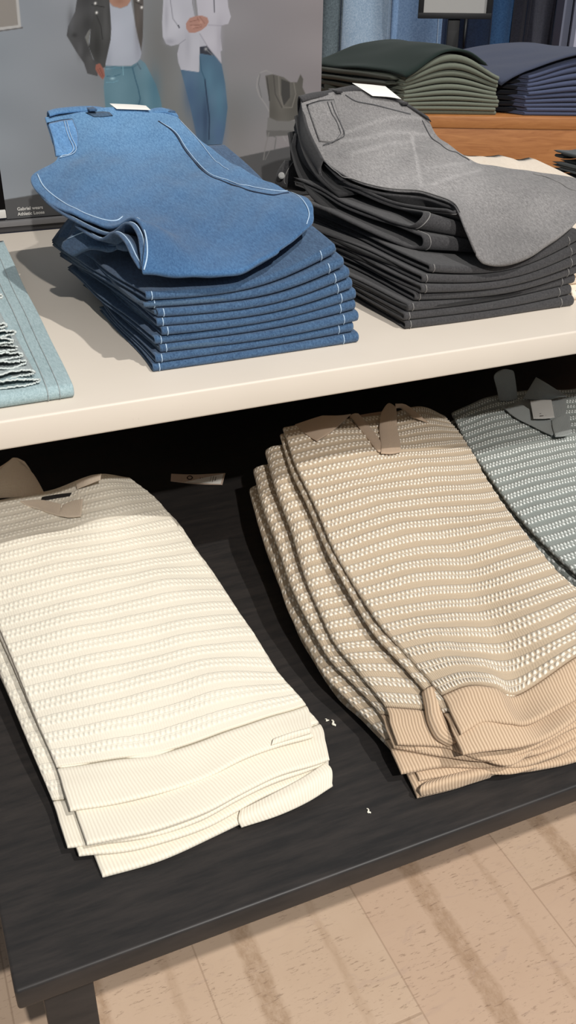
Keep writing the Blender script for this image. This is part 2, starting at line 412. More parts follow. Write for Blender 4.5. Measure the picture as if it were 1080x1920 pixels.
def build_tables():
    # lower black table
    t = thing('display_table', 'low black wooden table with the knitted polos, tucked under the cream table', 'table', (0.8, 1.33, 0))
    x0, x1, y0, y1, th = -0.019, 1.75, 0.631, 2.05, 0.0315
    V, F = box_vf(((x0 + x1) / 2, (y0 + y1) / 2, LOW - th / 2), ((x1 - x0) / 2, (y1 - y0) / 2, th / 2), bev=0.004)
    mesh('tabletop', V, F, MT['black_wood'], t)
    for lx in (x0 + 0.053, x1 - 0.053):
        for ly in (y0 + 0.045, y1 - 0.06):
            V, F = box_vf((lx, ly, (LOW - th) / 2), (0.027, 0.027, (LOW - th) / 2 - 0.0005), bev=0.002); mesh('leg', V, F, MT['black_wood'], t)
    for ly in (y1 - 0.06,):
        V, F = box_vf(((x0 + x1) / 2, ly, LOW - th - 0.035), ((x1 - x0) / 2 - 0.085, 0.01, 0.033)); mesh('apron', V, F, MT['black_wood'], t, smooth=False)
    # upper cream table
    t = thing('display_table', 'tall cream topped table carrying the folded jeans', 'table', (0.95, 1.63, 0))
    x0, x1, y0, y1, th = -0.13, 1.95, 1.143, 2.133, 0.041
    V, F = box_vf(((x0 + x1) / 2, (y0 + y1) / 2, TOP - th / 2), ((x1 - x0) / 2, (y1 - y0) / 2, th / 2), bev=0.0035)
    mesh('tabletop', V, F, MT['cream'], t)
    for lx in (x0 + 0.04, x1 - 0.04):
        for ly in (y0 + 0.06, y1 - 0.04):
            V, F = box_vf((lx, ly, (TOP - th) / 2), (0.03, 0.03, (TOP - th) / 2 - 0.0005)); mesh('leg', V, F, MT['panel_black'], t, smooth=False)
    V, F = box_vf(((x0 + x1) / 2, y1 - 0.02, 0.40), ((x1 - x0) / 2 - 0.08, 0.008, 0.40)); mesh('shade_panel', V, F, MT['panel_black'], t, smooth=False)  # added black panel, keeps the space under the cream top dark

def make_camera_and_light():
    cam = bpy.data.cameras.new('camera'); co = bpy.data.objects.new('camera', cam); COL.objects.link(co)
    cam.sensor_fit = 'VERTICAL'; cam.sensor_height = 24.0; cam.lens = FPX / 1920 * 24.0; cam.clip_start = 0.02
    from mathutils import Matrix
    R = np.array([RM[0], -RM[1], -RM[2]])       # camera axes as rows: right, up, back
    m = Matrix([[R[0][i], R[1][i], R[2][i], [0, 0, CZ][i]] for i in range(3)] + [[0, 0, 0, 1]]); co.matrix_world = m
    SC.camera = co
    def spot(name, loc, to, power, col, cone, blend=0.4, rad=0.03):
        l = bpy.data.lights.new(name, 'SPOT'); l.energy = power; l.color = col; l.spot_size = math.radians(cone); l.spot_blend = blend; l.shadow_soft_size = rad
        o = bpy.data.objects.new(name, l); COL.objects.link(o); o.location = loc
        o.rotation_euler = (Vector(to) - Vector(loc)).to_track_quat('-Z', 'Y').to_euler()
    sl = bpy.data.lights.new('key_light', 'SUN'); sl.energy = 2.05; sl.color = (1, 0.965, 0.915); sl.angle = math.radians(0.9)
    so = bpy.data.objects.new('key_light', sl); COL.objects.link(so); so.location = (1.4, -1, 4); so.rotation_euler = Vector((-0.30, 0.62, -1.0)).to_track_quat('-Z', 'Y').to_euler()
    spot('front_spot', (0.22, -1.60, 3.05), (0.5, 1.3, 0.6), 390, (1, 0.965, 0.92), 62, 0.5, 0.03)
    spot('bench_spot', (1.7, 2.0, 3.0), (2.15, 3.3, 0.95), 25, (0.95, 0.96, 1.0), 48, 0.8, 0.15)
    w = bpy.data.worlds.new('store_ambient'); SC.world = w; w.use_nodes = True
    bg = w.node_tree.nodes['Background']; bg.inputs[0].default_value = (0.88, 0.93, 1.0, 1); bg.inputs[1].default_value = 0.22
    SC.view_settings.view_transform = 'Standard'; SC.view_settings.look = 'None'

# ------------------------------------------------------------------ folded jeans
ORD = ['lowest', 'second from the bottom', 'third from the bottom', 'fourth from the bottom', 'fifth from the bottom', 'sixth from the bottom', 'seventh from the bottom',
       'eighth from the bottom', 'ninth from the bottom', 'tenth from the bottom', 'eleventh from the bottom', 'twelfth from the bottom', 'thirteenth from the bottom']

def fold_sheet(xl, xr, yf, yb, zlo, zhi, t, gap, seed, nt=22, na=9, nb=10, m=14, edge=0.004, xf=None, yjit=0.0):
    """mid surface of one leg folded in a U: back top -> front fold -> back bottom"""
    s = np.concatenate([[0, .004, .012, .03], np.linspace(.08, .92, m), [.97, .988, .996, 1]])
    sc = np.array(s)
    yfs = yf + wob(sc * 3, 0 * sc, seed, 1.2) * yjit
    hf = (zhi(sc, yfs) - zlo(sc, yfs)) / 2 - t / 2 - gap
    hf = np.maximum(hf, t * 0.4)
    yc = yfs + hf + gap + t / 2
    rows = []
    for k in np.linspace(0, 1, nt)[:-1]:
        y = yb + (yc - yb) * k; rows.append((y, zhi(sc, y) - t / 2 - gap))
    zc = (zhi(sc, yc) + zlo(sc, yc)) / 2; hc = np.maximum((zhi(sc, yc) - zlo(sc, yc)) / 2 - t / 2 - gap, t * 0.4)
    for k in np.linspace(0, 1, na):
        a = PI / 2 - PI * k; rows.append((yc - hc * math.cos(a) * 1.0, zc + hc * math.sin(a)))
    for k in np.linspace(0, 1, nb)[1:]:
        y = yc + (yb - yc) * k; rows.append((y, zlo(sc, y) + t / 2 + gap))
    P = np.zeros((len(rows), len(s), 3))
    g = np.random.default_rng(seed); ph = g.uniform(0, 6)
    for i, (y, z) in enumerate(rows):
        xl_y = xl(y) if callable(xl) else xl; xr_y = xr(y) if callable(xr) else xr
        e = edge * (np.sin(9 * y + ph) + 0.5 * np.sin(23 * y + 2 * ph))
        x = xl_y + e * (1 - sc) + sc * (xr_y - xl_y) + 0.5 * e * sc
        P[i] = np.stack([x, y + 0 * x, z + 0 * x], -1)
    if xf is not None: P = xf(P)
    return P

def seam_on(P, t, col, r=0.0009, rows=None):
    N = normals(P); 
    mid = P.shape[0] // 2; c = P.reshape(-1, 3).mean(0)
    if (N[mid, P.shape[1] // 2, 1]) > 0: N = -N
    rr = rows if rows is not None else range(2, P.shape[0] - 2)
    return np.array([P[i, col] + N[i, col] * (t / 2 + 0.0004) for i in rr])

def stack_fn(z0, H, N, k, eps=0.0004):
    return (lambda s, y: z0 + H(s, y) * k / N + eps), (lambda s, y: z0 + H(s, y) * (k + 1) / N - eps)

def folded_jeans(label, group, k, N, z0, H, xl, xr, yf, yb, mats, t=0.0042, sheets=2, seed=0, band=True, loose=1.0, yjit=0.003, right_seam=True):
    zlo, zhi = stack_fn(z0, H, N, k)
    X0 = (xl(yf) if callable(xl) else xl); X1 = (xr(yf) if callable(xr) else xr)
    root = thing('folded_jeans', label, 'jeans', ((X0 + X1) / 2, (yf + yb) / 2, float(zlo(np.array(.5), np.array((yf + yb) / 2)))), group)
    g = np.random.default_rng(seed + 100)
    for j in range(sheets):
        d0, d1 = (g.uniform(-.004, .012), g.uniform(-.006, .004)) if j else (0, 0)
        XL = (lambda y, d0=d0: (xl(y) if callable(xl) else xl) + d0); XR = (lambda y, d1=d1: (xr(y) if callable(xr) else xr) + d1)
        P = fold_sheet(XL, XR, yf, yb - 0.015 * j, zlo, zhi, t, j * t * 1.08, seed + 7 * j, yjit=yjit)
        leg = slab('trouser_leg', P, t, mats[0] if j == 0 else mats[1], root, r=t / 2, rims=(0, 0, 1, 1))
        mb = MB(); c1 = 6
        mb.add(*tube_vf(seam_on(P, t, 3, rows=range(22, 29)), 0.0008, 5))
        if j == 0 and right_seam:
            m2 = MB(); m2.add(*tube_vf(seam_on(P, t, P.shape[1] - 5, rows=range(22, 29)), 0.0008, 5)); m2.obj('seam_stitching', mats[2], leg)
        if j == 0: mb.obj('seam_stitching', mats[2], leg)
    if band:                                        # waistband folded inside the back edge
        s = np.linspace(0, 1, 9); yy = np.array([yb - .028, yb - .012, yb + .008])
        P = np.zeros((3, 9, 3))
        a = X0 if not callable(xl) else xl(yb); b = X1 if not callable(xr) else xr(yb)
        for i, y in enumerate(yy):
            P[i, :, 0] = a + .012 + s * (b - a - .024); P[i, :, 1] = y; P[i, :, 2] = (zlo(s, y + 0 * s) + zhi(s, y + 0 * s)) / 2
        gaph = float((zhi(np.array(.5), np.array(yb)) - zlo(np.array(.5), np.array(yb)))) - sheets * 2 * t * 1.1
        slab('waistband', dense(P, 5, 12, 0.003), max(0.002, gaph * 0.8), mats[1], root)
    return root

def ufold(top, bot, dx, dy, dz, close=.8, n=26, m=14, bulge=1.0, swap=None):
    """mid surface of a loosely folded leg seen from its open side: top edge -> front turn -> bottom edge, swept to the right"""
    A = cr(np.array([AY(*p) if isinstance(p, tuple) else p for p in top]), np.linspace(0, 1, n), 0); B = cr(np.array([AY(*p) if isinstance(p, tuple) else p for p in bot]), np.linspace(0, 1, n), 0)
    a, b = A[-1], B[-1]; c = (a + b) / 2; h = (a - b) / 2; f = A[-1] - A[-4]; f = f / np.linalg.norm(f) * np.linalg.norm(h) * bulge
    T = np.array([c + h * math.cos(q) + f * math.sin(q) for q in np.linspace(0, PI, 11)[1:-1]])
    L = np.concatenate([A, T, B[::-1]]); M_ = np.concatenate([(A + B) / 2, np.repeat(c[None], 9, 0), ((A + B) / 2)[::-1]])
    cols = []
    for w in np.concatenate([[0, .006, .02, .05], np.linspace(.12, 1, m)]):
        k = 1 - close * min(1, w * 1.3); cols.append(M_ + (L - M_) * k + np.array([dx, dy, dz]) * w)
    return np.stack(cols, 1)

def build_blue_stack():
    yF, yB = 1.226, 1.70
    def H(s, y):
        s, y = np.asarray(s, float), np.asarray(y, float); f = np.clip((y - yF) / (yB - yF), 0, 1)
        front = 0.120 - 0.052 * s + 0.080 * s * s * 1.05
        back = 0.075 + 0.150 * (1 - (1 - np.clip(s / .7, 0, 1)) ** 2)
        return front * (1 - f) + back * f + 0.003 * wob(s * .4, y, 5, 14)
    N = 9; mats = (MT['den_blue'], MT['den_blue_side'], MT['th_light'])
    JL = [0, .006, .010, .008, .014, .016, .010, .004, .000]; JR = [0, -.008, -.004, -.006, -.008, -.012, -.022, -.030, -.040]; JY = [0, .004, .002, .006, .003, .002, .004, .006, .008]
    skew = [0, .004, -.008, -.018, -.010, -.024, -.014, -.022, -.010]; YB = [1.53, 1.56, 1.62, 1.70, 1.66, 1.73, 1.70, 1.76, 1.72]
    for k in range(N):
        xl = lambda y, k=k: 0.328 + JL[k] + skew[k] * (y - yF) / .47 - 0.010 * (y - yF) / .47
        xr = lambda y, k=k: 0.660 + JR[k] + .3 * skew[k] * (y - yF) / .47
        folded_jeans('folded medium blue jeans, %s of the tall indigo pile' % ORD[k], 'blue jeans in the tall indigo pile', k, N, TOP, H, xl, xr, yF + JY[k], YB[k], mats, seed=20 + k, loose=1.2)
    # the pair on top, opened out and slumping over the front
    t = 0.005
    root = thing('folded_jeans', 'topmost faded blue jeans spread over the indigo pile, white tag at the waist', 'jeans', (0.45, 1.5, TOP + .11), 'blue jeans in the tall indigo pile')
    net = [[(84, 222, 1.78), (150, 210, 1.785), (205, 204, 1.79), (268, 203, 1.785), (326, 213, 1.775)],
           [(96, 262, 1.72), (165, 245, 1.73), (235, 240, 1.735), (300, 240, 1.725), (372, 264, 1.69)],
           [(106, 304, 1.66), (190, 285, 1.67), (270, 282, 1.665), (345, 288, 1.65), (420, 300, 1.61)],
           [(58, 331, 1.62), (170, 318, 1.60), (280, 320, 1.585), (380, 322, 1.56), (475, 330, 1.50)],
           [(80, 368, 1.545), (190, 358, 1.52), (300, 358, 1.50), (410, 352, 1.475), (532, 352, 1.42)],
           [(128, 400, 1.46), (220, 392, 1.44), (320, 398, 1.42), (440, 388, 1.40), (580, 374, 1.32)],
           [(204, 428, 1.37), (262, 422, 1.355), (345, 432, 1.345), (455, 425, 1.33), (588, 398, 1.285)],
           [(247, 407, 1.325), (290, 425, 1.31), (368, 458, 1.295), (465, 455, 1.285), (584, 420, 1.262)],
           [(270, 440, 1.275), (312, 462, 1.262), (382, 485, 1.248), (465, 482, 1.245), (555, 446, 1.248)],
           [(266, 508, 1.226), (318, 510, 1.220), (388, 511, 1.216), (455, 508, 1.216), (520, 474, 1.232)],
           [(272, 508, 1.246), (322, 512, 1.242), (390, 513, 1.24), (455, 509, 1.242), (520, 473, 1.256)],
           [(280, 500, 1.28), (328, 504, 1.28), (392, 505, 1.28), (455, 500, 1.28), (522, 464, 1.29)]]
    C = np.array([[AY(*p) for p in row] for row in net])
    P = dense(C, 150, 120, t / 2)
    P[..., 2] += 0.0016 * wob(P[..., 0], P[..., 1], 3, 40) + 0.0010 * wob(P[..., 0], P[..., 1], 4, 90)
    q = proj(P); fade_light = np.clip((440 - q[..., 1]) / 225, 0, 1) ** 1.2  # tint holds worn fade plus light falloff, bright waist to dim front
    tint = np.stack([0.57 + 0.84 * fade_light, 0.63 + 0.70 * fade_light, 0.69 + 0.54 * fade_light], -1) * (1 + 0.05 * wob(P[..., 0], P[..., 1], 9, 30))[..., None]
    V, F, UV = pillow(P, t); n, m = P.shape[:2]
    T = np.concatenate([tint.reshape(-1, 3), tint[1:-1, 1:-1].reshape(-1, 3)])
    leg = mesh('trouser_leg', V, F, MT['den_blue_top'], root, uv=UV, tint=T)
    sf = Surf(P, t)
    mb = MB()
    for off in ((12, -1), ):
        pts = [(70, 326), (84, 352), (120, 380), (160, 400), (205, 414), (232, 410)]
        mb.add(*tube_vf(sf.line(pts), 0.0010, 5))
    mb.add(*tube_vf(sf.line([(256, 408), (268, 425), (275, 450), (276, 480), (270, 506)], 0.0008, 30), 0.0011, 5))
    mb.add(*tube_vf(sf.line([(545, 360), (570, 378), (580, 400), (575, 420)], 0.0006, 20), 0.0008, 5))
    mb.add(*tube_vf(sf.line([(300, 228), (330, 248), (352, 282), (388, 322), (420, 336), (462, 352), (512, 362), (540, 362)], 0.0010, 60), 0.0008, 5))
    mb.add(*tube_vf(sf.line([(338, 226), (372, 262), (402, 300), (428, 322)], 0.0008, 40), 0.0006, 5))
    mb.obj('seam_stitching', MT['th_light'], leg)
    mb = MB(); mb.add(*tube_vf(sf.line([(297, 227), (327, 249), (349, 284), (386, 325), (419, 340), (462, 356), (512, 366), (542, 366)], 0.0004, 60), 0.0013, 5))
    mb.obj('inner_seam', MT['th_dark'], leg)
    # back pocket at the left edge
    pk = sf.patch([[(88, 230), (116, 224), (136, 222)], [(98, 262), (126, 256), (146, 250)], [(104, 294), (130, 290), (146, 276)]], 14, 14, 0.0006)
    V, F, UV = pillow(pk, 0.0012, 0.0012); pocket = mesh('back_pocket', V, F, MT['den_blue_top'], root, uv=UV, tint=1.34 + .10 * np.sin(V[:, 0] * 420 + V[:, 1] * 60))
    mb = MB()
    for dx in (0, 5): mb.add(*tube_vf(sf.line([(120 + dx, 226), (128 + dx, 255), (138 + dx, 276), (132 + dx, 288), (112, 295)], 0.0028, 24), 0.0006, 4))
    mb.obj('pocket_stitching', MT['th_light'], pocket)
    # waistband rolled over at the back and its loops
    wb = np.array([AY(x, y, Y) + np.array([0, 0, dz]) for x, y, Y, dz in ((90, 217, 1.785, .002), (110, 213, 1.79, .003), (150, 208, 1.795, .002), (180, 206, 1.80, 0), (205, 206, 1.80, -.004), (230, 210, 1.79, -.008), (262, 210, 1.785, -.006), (300, 208, 1.785, 0), (330, 218, 1.775, .001))])
    line = cr(wb, np.linspace(0, 1, 60), 0)
    band = np.stack([line + np.array([0, -.016, -.001]), line + np.array([0, -.006, .003]), line + np.array([0, .006, .002]), line + np.array([0, .014, -.014]), line + np.array([0, .010, -.028])])
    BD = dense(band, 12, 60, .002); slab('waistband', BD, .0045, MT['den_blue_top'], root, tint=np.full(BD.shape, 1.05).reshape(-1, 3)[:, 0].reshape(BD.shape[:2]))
    for x, y in ((170, 208), (316, 212)):
        p = AY(x, y - 1, 1.788); V, F = box_vf(p + np.array([0, -.002, .003]), (.007, .020, .0022), bev=.0015); mesh('belt_loop', V, F, MT['den_blue'], root)
    # two more layers of the same pair showing under the left edge, rising over the crease and falling to the corner
    for pts, wd in (([(60, 345, 1.605), (88, 380, 1.525), (134, 411, 1.445), (198, 438, 1.37), (236, 418, 1.325), (256, 438, 1.288), (262, 472, 1.254), (264, 504, 1.234)], .040),
                    ([(140, 424, 1.445), (184, 448, 1.375), (212, 436, 1.34), (232, 452, 1.302), (246, 480, 1.264), (260, 503, 1.240)], .040)):
        E_ = cr(np.array([AY(*p) for p in pts]), np.linspace(0, 1, 60), 0)
        G = np.stack([E_ + np.array([wd, .004, -.014]) * w for w in np.concatenate([[0, .01, .03, .07], np.linspace(.15, 1, 8)])], 1)
        lg = slab('trouser_leg', G, .0046, MT['den_blue'], root, r=.0023)
        N_ = normals(G); N_ = -N_ if N_[20, 4, 2] < 0 else N_
        mb = MB(); mb.add(*tube_vf(G[6:-3, 4] + N_[6:-3, 4] * .0026, .0009, 5)); mb.obj('seam_stitching', MT['th_light'], lg)
    # crumpled leg roll poking out on the left
    C4 = np.array([[AY(x, y, Y) for x, y, Y in row] for row in (
        [(120, 450, 1.50), (160, 420, 1.46), (205, 440, 1.42), (240, 452, 1.36)], [(118, 466, 1.50), (160, 452, 1.45), (205, 462, 1.40), (245, 462, 1.34)],
        [(136, 478, 1.47), (170, 470, 1.43), (205, 468, 1.39), (240, 458, 1.36)])])
    P4 = dense(C4, 26, 40, .004); P4[..., 2] += .003 * wob(P4[..., 0], P4[..., 1], 31, 70)
    V, F, UV = pillow(P4, .012, .008); mesh('rolled_leg', V, F, MT['den_blue'], root, uv=UV)
    mb = MB(); s4 = Surf(P4, .012); mb.add(*tube_vf(s4.line([(126, 448), (165, 434), (205, 448), (238, 454)], .001, 30), .0008, 5)); mb.obj('seam_stitching', MT['th_light'], root)
    V, F, UV = pillow(sf.patch([[(160, 211), (190, 209), (205, 210)], [(176, 219), (192, 219), (212, 217)]], 5, 10, .0010), .0008); mesh('waist_gap_shade', V, F, MT['den_blue_side'], root, uv=UV)  # darker strip laid on the cloth for the shaded gap inside the waist
    # white card tag tucked in the waistband
    T4 = np.array([[AY(206, 201, 1.80), AY(252, 203, 1.80), AY(274, 205, 1.79)], [AY(219, 211, 1.775), AY(252, 212, 1.77), AY(283, 213, 1.765)]]); T4[..., 2] += .006
    V, F, UV = pillow(dense(T4, 3, 8, .0004), .0008); mesh('paper_tag', V, F, MT['paper'], root, uv=UV)

def build_grey_stack():
    yF, yB = 1.250, 1.70
    def H(s, y):
        s, y = np.asarray(s, float), np.asarray(y, float); f = np.clip((y - yF) / (yB - yF), 0, 1)
        front = 0.100 - 0.078 * s + 0.104 * s * s
        back = 0.108 + 0.030 * s
        return front * (1 - f) + back * f + 0.003 * wob(s * .4, y, 15, 14)
    N = 7; mats = (MT['den_char'], MT['den_char_shade'], MT['th_grey'])
    JL = [0, -.003, .008, .022, .032, .040, .052]; JR = [0, -.004, .004, .008, .010, .010, .004]; JY = [.0, .004, .006, .004, .002, .006, .010]
    for k in range(N):
        xl = lambda y, k=k: 0.753 + JL[k] - (JL[k] + .018 * (k % 3)) * (y - yF) / .45
        xr = lambda y, k=k: 1.089 + JR[k] - .02 * (y - yF) / .45
        folded_jeans('folded charcoal jeans, %s of the washed black pile' % ORD[k], 'charcoal jeans in the washed black pile', k, N, TOP, H, xl, xr, yF + JY[k], yB + .02 * ((k * 5) % 3 - 1), mats, seed=60 + k, yjit=.004)
    t = 0.005
    root = thing('folded_jeans', 'topmost faded grey jeans spread over the washed black pile, with white tag', 'jeans', (0.95, 1.5, TOP + .11), 'charcoal jeans in the washed black pile')
    net = [[(563, 186, 1.80), (622, 176, 1.805), (680, 170, 1.81), (745, 186, 1.79), (802, 224, 1.72)],
           [(570, 222, 1.74), (630, 215, 1.745), (690, 215, 1.74), (758, 225, 1.715), (818, 256, 1.665)],
           [(583, 262, 1.67), (645, 255, 1.67), (712, 256, 1.66), (778, 262, 1.64), (848, 280, 1.605)],
           [(608, 300, 1.60), (670, 290, 1.595), (735, 290, 1.585), (815, 292, 1.56), (905, 311, 1.53)],
           [(648, 334, 1.535), (705, 325, 1.525), (768, 322, 1.51), (855, 318, 1.495), (1000, 323, 1.475)],
           [(716, 354, 1.475), (762, 348, 1.462), (820, 346, 1.445), (910, 340, 1.43), (1075, 336, 1.415)],
           [(788, 362, 1.425), (822, 364, 1.41), (870, 368, 1.395), (950, 362, 1.38), (1094, 354, 1.365)],
           [(840, 378, 1.372), (868, 388, 1.36), (908, 400, 1.345), (975, 394, 1.335), (1100, 374, 1.325)],
           [(858, 398, 1.33), (884, 420, 1.318), (922, 440, 1.302), (984, 432, 1.295), (1096, 396, 1.295)],
           [(874, 436, 1.288), (896, 462, 1.274), (934, 474, 1.262), (992, 462, 1.258), (1082, 414, 1.274)],
           [(892, 474, 1.258), (908, 490, 1.248), (942, 496, 1.242), (996, 478, 1.246), (1072, 424, 1.268)],
           [(896, 474, 1.272), (911, 490, 1.264), (943, 497, 1.260), (997, 478, 1.264), (1072, 424, 1.286)],
           [(902, 466, 1.30), (916, 482, 1.30), (945, 488, 1.30), (998, 470, 1.30), (1070, 418, 1.31)]]
    C = np.array([[AY(*p) for p in row] for row in net])
    P = dense(C, 160, 120, t / 2)
    P[..., 2] += 0.0018 * wob(P[..., 0], P[..., 1], 13, 38) + 0.0010 * wob(P[..., 0], P[..., 1], 14, 90)
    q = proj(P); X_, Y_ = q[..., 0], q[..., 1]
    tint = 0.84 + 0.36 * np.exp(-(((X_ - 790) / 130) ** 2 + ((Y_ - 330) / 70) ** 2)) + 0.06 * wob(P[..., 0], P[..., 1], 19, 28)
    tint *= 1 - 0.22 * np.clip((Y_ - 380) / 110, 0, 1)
    def whisk(pts, w, a):
        L = cr(np.array(pts, float), np.linspace(0, 1, 60), 0); d = np.min((X_[..., None] - L[:, 0]) ** 2 + (Y_[..., None] - L[:, 1]) ** 2, -1)
        return a * np.exp(-d / w ** 2)
    tint = tint + whisk([(645, 252), (700, 232), (745, 222), (790, 224)], 3.5, .26) + whisk([(640, 268), (700, 258), (740, 250), (800, 254)], 3.5, .30)
    tint = tint + whisk([(660, 290), (720, 274), (770, 268)], 4, .26) + whisk([(772, 258), (780, 300), (790, 352)], 2.5, .42) + whisk([(810, 348), (850, 334), (900, 322)], 3, .30) + whisk([(800, 318), (840, 312), (880, 306)], 3, .24)
    tint = np.repeat(tint[..., None], 3, -1)
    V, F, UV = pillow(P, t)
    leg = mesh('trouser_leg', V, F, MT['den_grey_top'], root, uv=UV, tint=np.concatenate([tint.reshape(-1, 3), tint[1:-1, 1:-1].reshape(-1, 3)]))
    sf = Surf(P, t)
    # legs folded beneath, their turns standing open towards the left
    e1 = [(580, 312, 1.645), (612, 334, 1.60), (652, 344, 1.535), (710, 369, 1.475), (750, 382, 1.44), (800, 390, 1.385), (836, 393, 1.345)]
    e2 = [(550, 332, 1.66), (600, 354, 1.585), (640, 378, 1.52), (690, 398, 1.455), (730, 414, 1.405), (764, 424, 1.37)]
    e3 = [(560, 376, 1.60), (610, 394, 1.54), (660, 418, 1.47), (715, 444, 1.40), (760, 462, 1.36), (782, 464, 1.345)]
    lift = lambda E, d: [AY(*p) + np.array([0, 0, d]) for p in E]
    top1 = [C[i, 0] + np.array([0, 0, -.007]) for i in (3, 4, 5, 6, 7)]
    top2 = lift(e1[:-2], -.007) + [AY(790, 397, 1.37)]
    top3 = lift(e2[:-2], -.007) + [AY(742, 422, 1.395), AY(786, 440, 1.345)]
    own = [thing('folded_jeans', 'folded charcoal jeans, %s of the washed black pile' % ORD[k], 'jeans', (.95, 1.5, TOP + .10 + .02 * (k - 7)), 'charcoal jeans in the washed black pile') for k in (8, 7)]
    pairs = own
    for i, o_ in enumerate(own):
        G = dense(C[0:5, :3] + np.array([-.014 - .014 * i, -.004, -.030 - .030 * i]), 40, 20, .003); slab('seat', G, .006, MT['den_char_shade'], o_)
    for who, a, b, d3, mt in ((root, top1, e1, (.17, -.075, -.085), 'den_char'), (own[0], top2, e2, (.22, -.10, -.052), 'den_char'), (own[1], top3, e3, (.25, -.08, -.030), 'den_char')):
        G = ufold(a, b, *d3); lg = slab('trouser_leg', G, .0046, MT[mt], who, r=.0023)
        N_ = normals(G); N_ = -N_ if N_[30, 4, 1] > 0 else N_
        mb = MB(); mb.add(*tube_vf(G[4:-4, 3] + N_[4:-4, 3] * .0026, .0009, 5)); mb.obj('seam_stitching', MT['th_grey'], lg)
    mb = MB(); mb.add(*tube_vf(sf.line([(1000, 326), (1045, 342), (1080, 362)], .0006, 20), .0007, 5)); mb.obj('seam_stitching', MT['th_grey'], leg)
    mb = MB(); mb.add(*tube_vf(sf.line([(612, 306), (650, 338), (716, 359), (788, 367), (838, 384), (853, 402)], .0004, 50), .0009, 5)); mb.obj('seam_stitching', MT['th_grey'], leg)
    pk = sf.patch([[(574, 196), (600, 188), (626, 186)], [(586, 232), (616, 224), (636, 218)], [(598, 266), (628, 266), (646, 250)]], 14, 14, .0006)
    V, F, UV = pillow(pk, .0012, .0012); pocket = mesh('back_pocket', V, F, MT['den_grey_top'], root, uv=UV, tint=.88 + .08 * np.sin(V[:, 0] * 380 + V[:, 1] * 40))
    mb = MB()
    for dx in (0, 7): mb.add(*tube_vf(sf.line([(614 + dx, 190), (626 + dx, 222), (640 + dx, 250), (630 + dx, 264), (606, 272)], .0028, 24), .0007, 4))
    mb.obj('pocket_stitching', MT['th_char'], pocket)
    mb = MB(); mb.add(*tube_vf(sf.line([(648, 178), (668, 190), (700, 196), (738, 206), (770, 214)], .001, 30), .0012, 5)); mb.add(*tube_vf(sf.line([(792, 226), (812, 262), (846, 284), (880, 300)], .0008, 30), .0010, 5))
    mb.obj('inner_seam', MT['th_char'], leg)
    wb = np.array([AY(*p) for p in ((560, 186, 1.80), (585, 180, 1.81), (612, 176, 1.815), (640, 170, 1.82), (668, 166, 1.82), (700, 172, 1.81), (735, 186, 1.79), (765, 202, 1.765), (800, 224, 1.715))])
    line = cr(wb, np.linspace(0, 1, 60), 0)
    band = np.stack([line + np.array([0, -.018, -.002]), line + np.array([0, -.006, .003]), line + np.array([.002, .006, .002]), line + np.array([.004, .014, -.014]), line + np.array([.004, .010, -.03])])
    slab('waistband', dense(band, 12, 60, .002), .005, MT['den_char'], root)
    for x, y, Y in ((628, 174, 1.812), (750, 196, 1.775)):
        p = AY(x, y, Y); V, F = box_vf(p + np.array([0, -.002, .004]), (.007, .020, .0024), bev=.0015); mesh('belt_loop', V, F, MT['den_char'], root)
    # side of the seat falling down at the left: waist edge and side panel
    C5 = np.array([[AY(x, y, Y) for x, y, Y in row] for row in ([(566, 188, 1.80), (578, 240, 1.70), (606, 298, 1.60)], [(562, 210, 1.80), (568, 262, 1.71), (600, 322, 1.60)], [(552, 240, 1.80), (566, 300, 1.71), (612, 352, 1.58)])])
    V, F, UV = pillow(dense(C5, 20, 24, .002), .005); mesh('side_panel', V, F, MT['den_char'], root, uv=UV)
    T4 = np.array([[AY(660, 164, 1.82), AY(695, 167, 1.815), AY(722, 170, 1.805)], [AY(698, 188, 1.78), AY(728, 190, 1.772), AY(752, 194, 1.762)]]); T4[..., 2] += .008
    V, F, UV = pillow(dense(T4, 3, 8, .0004), .0008); mesh('paper_tag', V, F, MT['paper'], root, uv=UV)
    # waistbands of two pairs beneath, sticking out at the back left
    for i, (pts, lab) in enumerate((([(556, 250), (548, 280), (552, 318), (560, 345)], 'upper'), ([(538, 300), (524, 322), (520, 342), (540, 352)], 'lower'))):
        own = pairs[i]
        L = cr(np.array([AY(x, y, 1.76) for x, y in pts]), np.linspace(0, 1, 16), 0)
        Q = np.stack([L + np.array([-.004, 0, 0]), L + np.array([.006, -.012, 0]), L + np.array([.030, -.02, -.004])], 1)
        V, F, UV = pillow(dense(Q, 16, 6, .003), .008, .004); w = mesh('waistband', V, F, MT['den_char'], own, uv=UV)
        mb = MB(); mb.add(*tube_vf(L + np.array([.008, -.0175, .002]), .0009, 4)); mb.add(*tube_vf(L + np.array([.002, -.012, .002]), .0009, 4)); mb.obj('seam_stitching', MT['th_grey'], w)
        if i == 1:
            p = AY(528, 329, 1.735); V, F = [], []
            mb = MB()
            for rr, dd in ((.0062, 0), (.0045, .002)):
                d = ray(528, 329); d = -d / np.linalg.norm(d); a = np.cross(d, [0, 0, 1]); a /= np.linalg.norm(a); b = np.cross(d, a)
                ring = [p + d * (dd) + rr * (a * math.cos(2 * PI * j / 18) + b * math.sin(2 * PI * j / 18)) for j in range(18)]; ring2 = [q_ + d * .002 for q_ in ring]
                mb.add(ring + ring2, [(j, (j + 1) % 18, 18 + (j + 1) % 18, 18 + j) for j in range(18)] + [tuple(range(18)), tuple(range(18, 36))])
            mb.obj('metal_button', MT['metal'], w, smooth=False)

